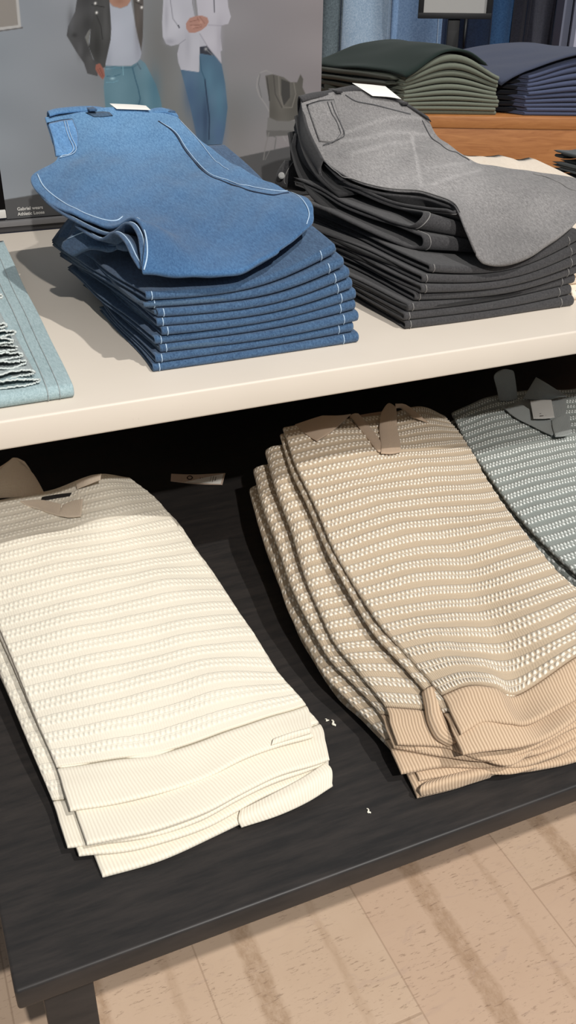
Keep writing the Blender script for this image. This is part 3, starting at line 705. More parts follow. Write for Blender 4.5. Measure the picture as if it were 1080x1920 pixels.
def build_pale_stack():
    # wide pale pair at the bottom of the left pile, then legs with frayed hems facing the front
    grp = 'pale jeans in the pile with frayed hems'
    root = thing('folded_jeans', 'pale blue wide jeans lying flat under the pile of frayed hems', 'jeans', (0.08, 1.55, TOP), grp)
    zl = lambda s, y: TOP + .0006 + 0 * (s + y); zh = lambda s, y: TOP + .020 + .012 * np.clip((y - 1.2) / .7, 0, 1) + 0 * s
    xr = lambda y: 0.205 + 0.03 * (y - 1.18) / .8
    P = fold_sheet(-.04, xr, 1.178, 1.95, zl, zh, .006, 0, 301, edge=.002, nt=26)
    leg = slab('trouser_leg', P, .006, MT['den_pale'], root, r=.003, rims=(0, 0, 1, 1))
    P2 = fold_sheet(-.036, lambda y: xr(y) - .004, 1.186, 1.94, zl, zh, .0035, .0065, 303, edge=.002)
    slab('trouser_leg', P2, .0035, MT['den_pale_grey'], root, r=.0017, rims=(0, 0, 1, 1))
    mb = MB(); mb.add(*tube_vf(seam_on(P, .006, P.shape[1] - 6), .0009, 5)); mb.add(*tube_vf(seam_on(P, .006, P.shape[1] - 5), .0007, 5)); mb.obj('seam_stitching', MT['den_pale_grey'], leg)
    z = TOP + .0215; n = 6
    for k in range(n):
        th = .0215; yf = 1.198 + .006 * ((k * 5) % 3) + .005 * k; x1 = (0.168, .160, .150, .150, .138, .140)[k]; x0 = -.035
        root = thing('folded_jeans', 'pale grey jeans with frayed hem facing out, %s of its pile' % ORD[k + 1], 'jeans', (0.06, 1.55, z), grp)
        for j in range(2):
            zz = z + .0054 + j * .0106; g = np.random.default_rng(900 + 10 * k + j); ph = g.uniform(0, 6, 4)
            # flattened leg tube, open at the front
            a = np.linspace(0, 2 * PI, 44, endpoint=False); ys = np.linspace(0, 1, 16)
            pts = []; 
            xc, hw = (x0 + x1) / 2 - .006 * j + g.uniform(-.006, .003), (x1 - x0) / 2 - .004 * g.uniform(0, 2)
            for ty in ys:
                y = yf + ty * .70 + g.uniform(0, .0)
                cx = np.sign(np.cos(a)) * np.abs(np.cos(a)) ** .5; cz = np.sign(np.sin(a)) * np.abs(np.sin(a)) ** .8
                x = xc + hw * cx
                am = (1 - ty) ** 3
                zz_ = zz + (.0050 - .0008 * ty) * cz + am * (.0012 * np.sin(62 * x + ph[0]) + .0006 * np.sin(150 * x + ph[1])) + .018 * ty * (k + 1) / n
                yy = y + am * (.003 * np.sin(40 * x + ph[2]) + .0015 * np.sin(120 * x + ph[3]))
                pts.append(np.stack([x, yy, zz_], -1))
            G = np.array(pts); K = len(a)
            Vv = G.reshape(-1, 3); F = [(i * K + q, i * K + (q + 1) % K, (i + 1) * K + (q + 1) % K, (i + 1) * K + q) for i in range(len(ys) - 1) for q in range(K)]
            F.append(tuple((len(ys) - 1) * K + q for q in range(K)))
            lo = mesh('trouser_leg', Vv, F, MT['den_pale_grey'] if (k + j) % 3 else MT['den_pale'], root)
            ring = np.concatenate([G[0], G[0][:1]]); ring[:, 1] -= .0006
            L = cr(ring, np.linspace(0, 1, 160), 0); L = L + .0006 * g.normal(size=L.shape)
            mb = MB(); mb.add(*tube_vf(L, .0012 + .0005 * g.random(160), 5)); mb.obj('frayed_hem', MT['fray'], lo)
        z += th

def build_cream_stack():
    grp = 'ecru jeans in the pile beside the washed black pile'
    yF, yB = 1.275, 1.86
    H = lambda s, y: 0.072 + 0.070 * np.clip((np.asarray(y) - yF) / (yB - yF), 0, 1) + 0.010 * np.sin(np.asarray(s) * 5) + 0.004 * wob(np.asarray(s), np.asarray(y), 41, 20)
    N = 4; mats = (MT['den_cream'], MT['den_cream'], MT['den_cream'])
    for k in range(N):
        folded_jeans('folded ecru jeans, %s of the cream pile beside the washed black pile' % ORD[k], grp, k, N, TOP, H, 1.105 + .008 * (k % 2), 1.43, yF + .008 * ((k * 3) % 4), yB + .01 * (k % 2), mats, seed=140 + k, band=False, t=.005, right_seam=False, yjit=.006)
    # slate pair lying behind the cream pile
    for k in range(3):
        H2 = lambda s, y: 0.105 + 0.0 * np.asarray(s) + .01 * wob(np.asarray(s), np.asarray(y), 43, 8)
        folded_jeans('folded slate grey jeans, %s of three behind the cream pile' % ORD[k], 'slate jeans behind the cream pile', k, 3, TOP, H2, 1.665, 1.94, 1.78, 2.08, (MT['den_dusk'], MT['den_dusk'], MT['th_char']), seed=160 + k, t=.006, right_seam=False)

# ------------------------------------------------------------------ knitted polos
def netz(rows, rng_=None):             # rows of pixels + one height per row (or per point)
    out = []
    for pts, z in rows:
        zs = z if isinstance(z, (list, tuple)) else [z] * len(pts)
        out.append([AZ(x, y, q) for (x, y), q in zip(pts, zs)])
    return np.array(out)

def derive(A, hem, dz, dl, dr, db=0.0):
    """a lower layer: follows A, but ends at its own hem row, lies dz lower and is dl / dr wider at its sides"""
    n, m = A.shape[:2]; out = A.copy(); D = hem - A[-1]
    side = A[:, -1] - A[:, 0]; side = side / np.linalg.norm(side, axis=1)[:, None]
    w = np.linspace(0, 1, m)
    for i in range(n):
        t = i / (n - 1); k = t * t * (3 - 2 * t)
        base = side[i][None, :] * ((-dl) * (1 - w) + dr * w)[:, None] + np.array([[0, db, (dz if not isinstance(dz, tuple) else dz[0] + (dz[1] - dz[0]) * q)] for q in w])
        out[i] = A[i] + base * (1 - k) + D * k
    return out

def knit_piece(root, A, split, t, mk, mr, nb, mb_, name='body', seedz=0, amp=.0015, hemname='ribbed_hem', disp=True, hem_n=22, r=None, tright=1.0):
    """body (rows 0..split) in chunky knit and ribbed hem (rows split..end), sharing the seam row"""
    n = A.shape[0]; tb, tf = t if isinstance(t, tuple) else (t, t); t = tf; r = r or tb / 2
    L = np.linalg.norm(np.diff(A, axis=0), axis=2).sum(0).mean()
    tv = np.concatenate([[0, .002, .005, .010], np.linspace(.016, split / (n - 1), nb)])
    W = np.linalg.norm(np.diff(A, axis=1), axis=2).sum(1).mean(); su = spread(mb_, W, r)
    P = cr(cr(A, tv, 0), su, 1)
    th = np.linspace(split / (n - 1), 1, hem_n); th = np.concatenate([th[:-1], 1 - (1 - th[-2]) * np.array([.5, .2, .06, 0])])
    Q = cr(cr(A, th, 0), su, 1)
    for G in (P, Q): G[..., 2] += amp * wob(G[..., 0], G[..., 1], 50 + seedz, 26) + amp * .5 * wob(G[..., 0], G[..., 1], 60 + seedz, 60)
    k_ = .4 if mk is MT['kn_cream'] else 1.0
    V, F, UV = pillow(P, (tb + (tf - tb) * (tv / tv[-1]) ** .8)[:, None] * (1 - (1 - tright) * su[None, :]), r, disp=(lambda u, v: knit_disp(u, v, k_)) if disp else None, rims=(1, 0, 1, 1)); body = mesh(name, V, F, mk, root, uv=UV)
    V, F, UV = pillow(Q, t * .82, t * .41, rims=(0, 1, 1, 1)); hem = mesh(hemname, V, F, mr, root, uv=UV)
    return P, Q, body, hem

SREF = None
def strip(name, root, pts, mat, t=.003, n=16, m=8):
    """a small flat cloth piece from a net of (pixel x, pixel y, height)"""
    def put(x, y, z):
        if SREF is not None:
            sf, z0 = SREF; d = (sf.q[..., 0] - x) ** 2 + (sf.q[..., 1] - y) ** 2; i, j = np.unravel_index(np.argmin(d), d.shape); z = sf.P[i, j, 2] + (z - z0)
        return AZ(x, y, z)
    C = np.array([[put(*p) for p in row] for row in pts])
    if SREF is not None: C[..., 2] += 0.0
    P = dense(C, n, m, t / 2)
    V, F, UV = pillow(P, t); return mesh(name, V, F, mat, root, uv=UV)

def build_white_polos():
    grp = 'cream knitted polos in one pile'
    A = netz([([(-95, 962), (0, 940), (95, 922), (178, 892), (242, 897)], [.572, .576, .566, .598, .574]),
              ([(-70, 1030), (20, 1005), (110, 985), (205, 962), (300, 946)], [.572, .584, .582, .597, .562]),
              ([(-40, 1095), (55, 1070), (155, 1048), (255, 1030), (352, 1016)], [.564, .576, .578, .575, .554]),
              ([(-5, 1170), (95, 1145), (200, 1120), (305, 1098), (408, 1092)], [.550, .562, .564, .560, .540]),
              ([(30, 1255), (135, 1228), (245, 1203), (355, 1182), (462, 1170)], [.534, .546, .548, .544, .527]),
              ([(66, 1345), (175, 1320), (290, 1290), (405, 1262), (520, 1258)], [.519, .530, .532, .529, .514]),
              ([(106, 1440), (212, 1424), (330, 1402), (450, 1364), (574, 1322)], [.502, .508, .510, .509, .500]),
              ([(119, 1482), (233, 1463), (355, 1434), (470, 1390), (582, 1352)], [.498, .503, .504, .504, .498]),
              ([(132, 1522), (255, 1497), (380, 1460), (490, 1412), (588, 1382)], [.494, .499, .500, .500, .496])])
    hems = [netz([([(163, 1585), (282, 1560), (392, 1522), (505, 1460), (618, 1424)], [.484, .486, .488, .490, .484])])[0],
            netz([([(126, 1588), (255, 1575), (372, 1540), (490, 1478), (612, 1432)], [.474, .474, .476, .480, .476])])[0],
            netz([([(148, 1606), (270, 1590), (385, 1552), (500, 1490), (600, 1452)], [.467, .467, .468, .471, .470])])[0],
            netz([([(192, 1645), (300, 1614), (405, 1566), (520, 1512), (624, 1474)], [.455, .457, .458, .460, .460])])[0]]
    lay = [(-.018, .004, .005), (-.046, .018, .028), (-.070, .022, .034), (-.096, .024, .036)]
    bodies = [derive(A, h, dz, dl, dr, .004 * i) for i, (h, (dz, dl, dr)) in enumerate(zip(hems, lay))]
    names = ['topmost cream knit polo with its collar standing up', 'cream knit polo second from the top, directly under the collared one', 'lowest cream knit polo, hem touching the black tabletop']
    # top polo: front (A) and back (first layer)
    def base(P): return (P[..., 0].mean(), P[..., 1].mean(), P[..., 2].min())
    top = thing('knitted_polo', names[0], 'polo shirt', base(A), grp)
    PA, QA, body, hem = knit_piece(top, A, 6, .0085, MT['kn_cream'], MT['rb_cream'], 330, 190, 'front_body', 1)
    knit_piece(top, bodies[0], 6, (.016, .0085), MT['kn_cream'], MT['rb_cream'], 120, 70, 'back_body', 2)
    mid = thing('knitted_polo', names[1], 'polo shirt', base(bodies[1]), grp)
    knit_piece(mid, bodies[1], 6, (.026, .0082), MT['kn_cream'], MT['rb_cream'], 150, 80, 'front_body', 3)
    knit_piece(mid, bodies[2], 6, (.022, .0082), MT['kn_cream'], MT['rb_cream'], 120, 70, 'back_body', 4)
    low = thing('knitted_polo', names[2], 'polo shirt', base(bodies[3]), grp)
    knit_piece(low, bodies[3], 6, (.028, .0105), MT['kn_cream'], MT['rb_cream'], 150, 80, 'body', 5, amp=.001)
    # bunched hem of the lowest polo
    C = np.array([[AZ(452, 1552, .456), AZ(520, 1530, .458), AZ(575, 1505, .460), AZ(622, 1476, .462)], [AZ(446, 1538, .464), AZ(510, 1510, .470), AZ(572, 1478, .474), AZ(622, 1444, .474)], [AZ(450, 1520, .466), AZ(505, 1492, .472), AZ(565, 1460, .476), AZ(610, 1430, .476)]])
    V, F, UV = pillow(dense(C, 16, 40, .003), .006); mesh('ribbed_hem', V, F, MT['rb_cream'], low, uv=UV[:, ::1])
    # hem hole of the folded sleeve end on the top polo
    C = np.array([[AZ(508, 1398, .505), AZ(545, 1386, .504), AZ(584, 1374, .503)], [AZ(512, 1388, .508), AZ(546, 1376, .510), AZ(582, 1366, .508)], [AZ(520, 1386, .500), AZ(548, 1378, .499), AZ(578, 1370, .500)]])
    V, F, UV = pillow(dense(C, 10, 20, .002), .0035); mesh('sleeve_end', V, F, MT['rb_cream'], top, uv=UV)
    global SREF; SREF = (Surf(PA, .0085), .512)
    # collar, placket, inner neck, size label
    strip('collar', top, [[(-40, 938, .520), (0, 934, .518), (45, 932, .516), (84, 927, .514)], [(-40, 915, .545), (5, 905, .545), (45, 900, .540), (74, 908, .528)], [(-30, 895, .565), (10, 874, .568), (34, 866, .566), (60, 886, .545)], [(-10, 892, .570), (14, 868, .574), (26, 858, .574), (46, 866, .568)]], MT['flat_cream'], .0032, 20, 20)
    strip('collar', top, [[(145, 917, .520), (166, 909, .526), (188, 900, .534)], [(143, 902, .530), (166, 895, .536), (190, 888, .542)]], MT['flat_cream'], .0032)
    strip('neck_lining', top, [[(36, 938, .512), (75, 928, .513), (112, 922, .514), (150, 912, .516)], [(60, 954, .514), (90, 950, .514), (116, 948, .515), (150, 934, .517)]], MT['rb_cream'], .0025, 10, 16)
    strip('placket', top, [[(118, 948, .5205), (136, 940, .521), (155, 936, .522)], [(113, 958, .521), (133, 952, .5215), (154, 952, .522)], [(110, 967, .521), (130, 970, .521), (152, 968, .522)]], MT['flat_cream'], .0035)
    strip('placket', top, [[(38, 940, .518), (78, 938, .519), (114, 946, .520)], [(50, 948, .518), (84, 952, .519), (114, 956, .520)], [(70, 954, .5185), (92, 962, .5195), (112, 968, .520)]], MT['flat_cream'], .003)
    strip('size_label', top, [[(79, 932, .519), (108, 927, .520), (134, 924, .520)], [(76, 939, .519), (106, 934, .520), (131, 930, .520)]], MT['label_black'], .0012, 5, 12)

def build_tan_polos():
    grp = 'tan striped knitted polos in one pile'
    A = netz([([(530, 804), (592, 792), (660, 786), (725, 780), (785, 764), (832, 784)], [.640, .640, .620, .610, .602, .580]),
              ([(552, 868), (630, 852), (700, 840), (760, 835), (815, 829), (868, 826)], [.640, .641, .632, .620, .606, .580]),
              ([(590, 950), (655, 930), (720, 913), (785, 905), (848, 900), (908, 895)], [.625, .629, .621, .610, .598, .576]),
              ([(625, 1030), (695, 1008), (760, 990), (825, 980), (890, 975), (955, 963)], [.609, .613, .606, .596, .589, .571]),
              ([(665, 1100), (738, 1078), (805, 1066), (868, 1060), (935, 1046), (1003, 1030)], [.593, .597, .590, .582, .580, .567]),
              ([(708, 1168), (778, 1150), (838, 1146), (900, 1142), (980, 1118), (1062, 1090)], [.578, .584, .575, .564, .576, .562]),
              ([(765, 1232), (828, 1218), (880, 1222), (945, 1226), (1040, 1188), (1136, 1142)], [.563, .573, .566, .549, .572, .556]),
              ([(828, 1303), (875, 1286), (922, 1288), (972, 1302), (1080, 1232), (1196, 1178)], [.550, .561, .558, .538, .566, .550]),
              ([(846, 1340), (890, 1320), (938, 1322), (984, 1328), (1095, 1264), (1212, 1210)], [.544, .552, .551, .536, .556, .544]),
              ([(864, 1378), (906, 1354), (955, 1356), (1000, 1352), (1110, 1296), (1230, 1240)], [.536, .541, .540, .538, .544, .538])])
    hems = [netz([([(868, 1416), (925, 1408), (985, 1398), (1040, 1376), (1140, 1318), (1262, 1262)], [.520, .522, .522, .524, .526, .522])])[0],
            netz([([(745, 1396), (830, 1402), (915, 1424), (1000, 1402), (1110, 1352), (1240, 1300)], [.503, .503, .502, .503, .505, .505])])[0],
            netz([([(738, 1402), (830, 1420), (920, 1432), (1010, 1412), (1120, 1366), (1250, 1312)], [.492, .492, .490, .490, .492, .494])])[0],
            netz([([(752, 1452), (835, 1440), (922, 1440), (1010, 1430), (1125, 1384), (1255, 1330)], [.476, .478, .478, .478, .480, .480])])[0],
            netz([([(782, 1494), (855, 1478), (925, 1458), (1010, 1442), (1130, 1410), (1262, 1352)], [.457, .459, .461, .462, .463, .463])])[0]]
    lay = [((-.016, -.012), .006, .003, .0), ((-.050, -.034), .034, .004, .006), ((-.088, -.055), .058, .002, .008), ((-.126, -.078), .066, .0, .010), ((-.166, -.106), .054, .0, .014)]
    B = [derive(A, h, dz, dl, dr, db) for h, (dz, dl, dr, db) in zip(hems, lay)]
    def base(P): return (P[..., 0].mean(), P[..., 1].mean(), P[..., 2].min())
    top = thing('knitted_polo', 'topmost tan striped knit polo with open collar and creased front', 'polo shirt', base(A), grp)
    PA, QA, body, hem = knit_piece(top, A, 7, .0095, MT['kn_tan'], MT['rb_tan'], 380, 210, 'front_body', 11, amp=.0018)
    knit_piece(top, B[0], 7, .0095, MT['kn_tan'], MT['rb_tan'], 160, 90, 'back_body', 12)
    labs = ['tan striped knit polo second from the top of its pile', 'tan striped knit polo third from the top of its pile', 'tan striped knit polo second from the bottom of its pile', 'lowest tan striped knit polo, resting on the black tabletop']
    for i in range(4):
        r_ = thing('knitted_polo', labs[i], 'polo shirt', base(B[i + 1]), grp)
        knit_piece(r_, B[i + 1], 7, ((.029, .009), (.030, .009), (.030, .011), (.031, .013))[i], MT['kn_tan'], MT['rb_tan'], 260, 60, 'body', 13 + i, r=.016, amp=.0022, tright=.56)
        if i in (0, 2):       # folded second hem showing beside the first
            h2 = B[i + 1][-3:].copy(); h2[:, :, 2] -= .008; h2[:, :3, 0] += .02; h2[:, :3, 1] -= .012
            P2 = dense(h2[:, :4], 14, 40, .003); V, F, UV = pillow(P2, .006); mesh('ribbed_hem', V, F, MT['rb_tan'], r_, uv=UV)
        if i == 3:            # rolled end of the bottom hem
            C = np.array([[AZ(788, 1492, .458), AZ(850, 1478, .459), AZ(918, 1456, .460)], [AZ(786, 1480, .470), AZ(850, 1462, .473), AZ(926, 1444, .473)], [AZ(800, 1468, .468), AZ(855, 1452, .472), AZ(915, 1436, .472)]])
            V, F, UV = pillow(dense(C, 18, 40, .003), .006); mesh('ribbed_hem', V, F, MT['rb_tan'], r_, uv=UV)
    # curled sleeve cuff beside the hem
    cen = [(806, 1292, .540), (812, 1322, .532), (818, 1352, .522), (832, 1380, .512), (858, 1396, .506)]
    L = cr(np.array([AZ(*p) for p in cen]), np.linspace(0, 1, 26), 0); rows = []
    for a in np.linspace(-.3, 1.25 * PI, 14):
        rows.append(L + np.array([-math.cos(a) * .011, -.004 * math.sin(a), math.sin(a) * .010]))
    V, F, UV = pillow(np.array(rows), .004); mesh('sleeve_cuff', V, F, MT['rb_tan'], top, uv=UV[:, ::-1])
    global SREF; SREF = (Surf(PA, .0095), .584)
    # collar, placket, neck
    strip('collar', top, [[(553, 797, .588), (585, 786, .594), (604, 780, .598)], [(570, 812, .592), (606, 798, .602), (634, 780, .606)], [(594, 827, .594), (626, 806, .600), (658, 777, .602)]], MT['flat_tan'], .0032, 18, 18)
    strip('placket', top, [[(656, 780, .596), (664, 776, .600), (672, 776, .600)], [(676, 806, .594), (684, 800, .598), (693, 800, .596)], [(696, 832, .592), (704, 834, .594), (714, 830, .594)], [(703, 842, .591), (709, 847, .592), (715, 848, .592)]], MT['flat_tan'], .003)
    strip('placket', top, [[(714, 776, .600), (728, 757, .606), (743, 764, .606)], [(711, 808, .597), (727, 802, .600), (745, 802, .600)], [(714, 834, .595), (732, 832, .597), (751, 830, .597)], [(714, 850, .594), (733, 851, .595), (751, 848, .595)]], MT['flat_tan'], .0035, 20)
    strip('collar', top, [[(742, 766, .606), (752, 766, .602), (774, 782, .598)], [(741, 757, .612), (764, 760, .612), (803, 793, .598)]], MT['flat_tan'], .003)
    strip('neck_lining', top, [[(655, 782, .580), (690, 776, .578), (730, 770, .580)], [(680, 806, .584), (700, 806, .582), (722, 804, .584)], [(700, 834, .588), (708, 834, .588), (716, 832, .588)]], MT['in_tan'], .002)

def build_sage_polos():
    grp = 'grey striped knitted polos in one pile'
    A = netz([([(846, 776), (915, 746), (990, 736), (1070, 732), (1150, 722)], [.556, .560, .556, .562, .556]),
              ([(874, 832), (950, 808), (1030, 792), (1110, 782), (1190, 772)], [.556, .563, .563, .563, .556]),
              ([(916, 897), (1000, 872), (1080, 854), (1160, 840), (1250, 830)], [.554, .562, .562, .562, .554]),
              ([(965, 962), (1050, 937), (1140, 916), (1230, 900), (1320, 890)], [.550, .560, .560, .560, .550]),
              ([(1020, 1022), (1110, 997), (1210, 972), (1300, 955), (1400, 945)], [.546, .556, .556, .556, .546]),
              ([(1088, 1085), (1190, 1057), (1300, 1027), (1400, 1005), (1500, 995)], [.542, .552, .552, .552, .542]),
              ([(1170, 1160), (1280, 1130), (1400, 1100), (1510, 1075), (1640, 1060)], [.538, .546, .546, .546, .538]),
              ([(1200, 1190), (1315, 1160), (1440, 1128), (1550, 1100), (1690, 1085)], [.534, .540, .540, .540, .534])])
    def base(P): return (P[..., 0].mean(), P[..., 1].mean(), P[..., 2].min())
    top = thing('knitted_polo', 'topmost grey striped knit polo with a paper size tag at its collar', 'polo shirt', base(A), grp)
    PA = knit_piece(top, A, 6, .0095, MT['kn_sage'], MT['rb_sage'], 330, 190, 'body', 21)[0]
    global SREF; SREF = (Surf(PA, .0095), .560)
    for i, (dz, dl) in enumerate(((-.022, .006), (-.044, .010), (-.068, .006))):
        A2 = derive(A, A[-1] + np.array([-.004 * i, -.012 * i, dz]), dz, dl, .004, .006 * i)
        r_ = thing('knitted_polo', 'grey striped knit polo, %s of its pile' % ('second from the top', 'third from the top', 'lowest')[i], 'polo shirt', base(A2), grp)
        knit_piece(r_, A2, 6, .018, MT['kn_sage'], MT['rb_sage'], 120, 50, 'body', 22 + i, r=.010)
    m = MT['flat_sage']
    strip('collar', top, [[(936, 752, .566), (952, 752, .568), (970, 748, .566)], [(931, 728, .592), (950, 726, .596), (968, 726, .592)], [(926, 706, .616), (942, 700, .620), (964, 700, .616)], [(933, 697, .622), (946, 692, .626), (960, 694, .622)]], m, .003, 20, 12)
    strip('collar', top, [[(980, 748, .574), (1010, 750, .578), (1034, 747, .578)], [(991, 730, .594), (1016, 734, .594), (1052, 744, .584)], [(1005, 707, .612), (1024, 718, .606), (1062, 743, .580)]], m, .003)
    strip('placket', top, [[(938, 760, .572), (956, 764, .574), (968, 752, .576)], [(965, 782, .572), (985, 782, .574), (1000, 772, .578)], [(1000, 800, .572), (1018, 798, .574), (1034, 788, .576)], [(1030, 815, .572), (1036, 816, .573), (1039, 810, .574)]], m, .003)
    strip('placket', top, [[(1034, 789, .578), (1050, 780, .580), (1068, 777, .580)], [(1036, 803, .577), (1053, 798, .579), (1070, 798, .580)], [(1041, 819, .576), (1056, 818, .578), (1071, 814, .579)]], m, .0035)
    strip('neck_lining', top, [[(968, 752, .566), (1010, 748, .566), (1060, 745, .566)], [(985, 776, .568), (1018, 776, .568), (1062, 772, .568)], [(1015, 796, .570), (1030, 796, .570), (1050, 790, .570)]], m, .002)
    tag_ = strip('paper_tag', top, [[(994, 752, .588), (1015, 750, .590), (1034, 750, .590)], [(997, 768, .586), (1018, 768, .588), (1037, 767, .588)], [(1000, 785, .584), (1020, 785, .586), (1040, 783, .586)]], MT['sign_grey'], .0008, 8, 8)
    SREF = None; tz = AZ(1017, 768, .5895)[2]
    mb = MB()
    for x0, x1, y, w in ((1009, 1014, 765, 2), (1015, 1023, 764.5, 2), (1012, 1018, 776, 2), (1021, 1028, 775.5, 2), (1012, 1019, 780, 1.5), (1022, 1030, 779.5, 1.5)):
        mb.add(*[[AZ(x0, y - w / 2, .5895), AZ(x1, y - w / 2 - .2, .5895), AZ(x1, y + w / 2 - .2, .5885), AZ(x0, y + w / 2, .5885)], [(0, 3, 2, 1)]])
    mb.obj('printed_text', MT['ink'], tag_, smooth=False)

def build_table_bits():
    # swing tag lying on the black table
    root = thing('swing_tag', 'loose beige swing tag lying on the black tabletop beside the cream polos', 'tag', AZ(370, 902, LOW))
    a, b, c, d = AZ(321, 889, LOW), AZ(320, 903, LOW), AZ(417, 914, LOW), AZ(423, 892, LOW)
    up = np.array([0, 0, .0007]); up2 = np.array([0, 0, .006])
    C = np.array([[a + up, (a * .55 + d * .45) + up, d + up2], [b + up, (b * .55 + c * .45) + up, c + up2]]); P = dense(C, 8, 24, .0004)
    V, F, UV = pillow(P, .0010); card = mesh('card', V, F, MT['kraft'], root, uv=UV)
    def on(s, t): return cr(cr(C, [t], 0), [s], 1)[0, 0] + np.array([0, 0, .0009])
    mb = MB(); mb.add([on(.30, .98), on(.97, .96), on(.97, .08), on(.62, .42)], [(0, 1, 2, 3)]); mb.obj('price_sticker', MT['paper'], card, smooth=False)
    mb = MB()
    ring = [on(.40 + .05 * math.cos(q), .42 + .20 * math.sin(q)) + np.array([0, 0, .0004]) for q in np.linspace(0, 2 * PI, 20)]; mb.add(*tube_vf(ring, .0011, 4))
    for s_, t0, t1 in ((.60, .40, .8), (.64, .40, .75), (.78, .3, .8), (.82, .3, .85), (.86, .35, .7)):
        mb.add(*tube_vf([on(s_, t) + np.array([0, 0, .0004]) for t in np.linspace(t0, t1, 5)], .0006, 4))
    mb.obj('printed_mark', MT['ink'], card)
    # cord loop by the tan pile
    L = cr(np.array([AZ(545, 1022, LOW + .004), AZ(528, 1008, LOW + .004), AZ(516, 1000, LOW + .012), AZ(514, 1006, LOW + .010), AZ(524, 1016, LOW + .004), AZ(548, 1030, LOW + .003)]), np.linspace(0, 1, 40), 0)
    o = mesh('cord_loop', *tube_vf(L, .0013, 6), MT['string'], None); tag(o, 'pale green cord loop poking out from the tan polo pile', 'cord')
    # bits of fluff
    bits = [((622, 1351), (628, 1362), 'larger cream fluff scrap on the black table beside the cream polos', .0016), ((610, 1349), (616, 1352), 'tiny cream fluff scrap just behind the larger scrap near the cream polos', .0009),
            ((688, 1517), (694, 1526), 'small pale fluff scrap near the front edge of the black table', .0010)]
    for (x0, y0), (x1, y1), lab, r in bits:
        a, b = AZ(x0, y0, LOW + r + .0003), AZ(x1, y1, LOW + r + .0003)
        L = [a + (b - a) * q + np.array([.0015 * math.sin(9 * q), .001 * math.cos(7 * q), 0]) for q in np.linspace(0, 1, 9)]
        o = mesh('fluff_scrap', *tube_vf(L, [r * (.5 + .5 * math.sin(PI * q)) + .0002 for q in np.linspace(0, 1, 9)], 6), MT['lint'], None); tag(o, lab, 'lint', 'fluff scraps on the black table')

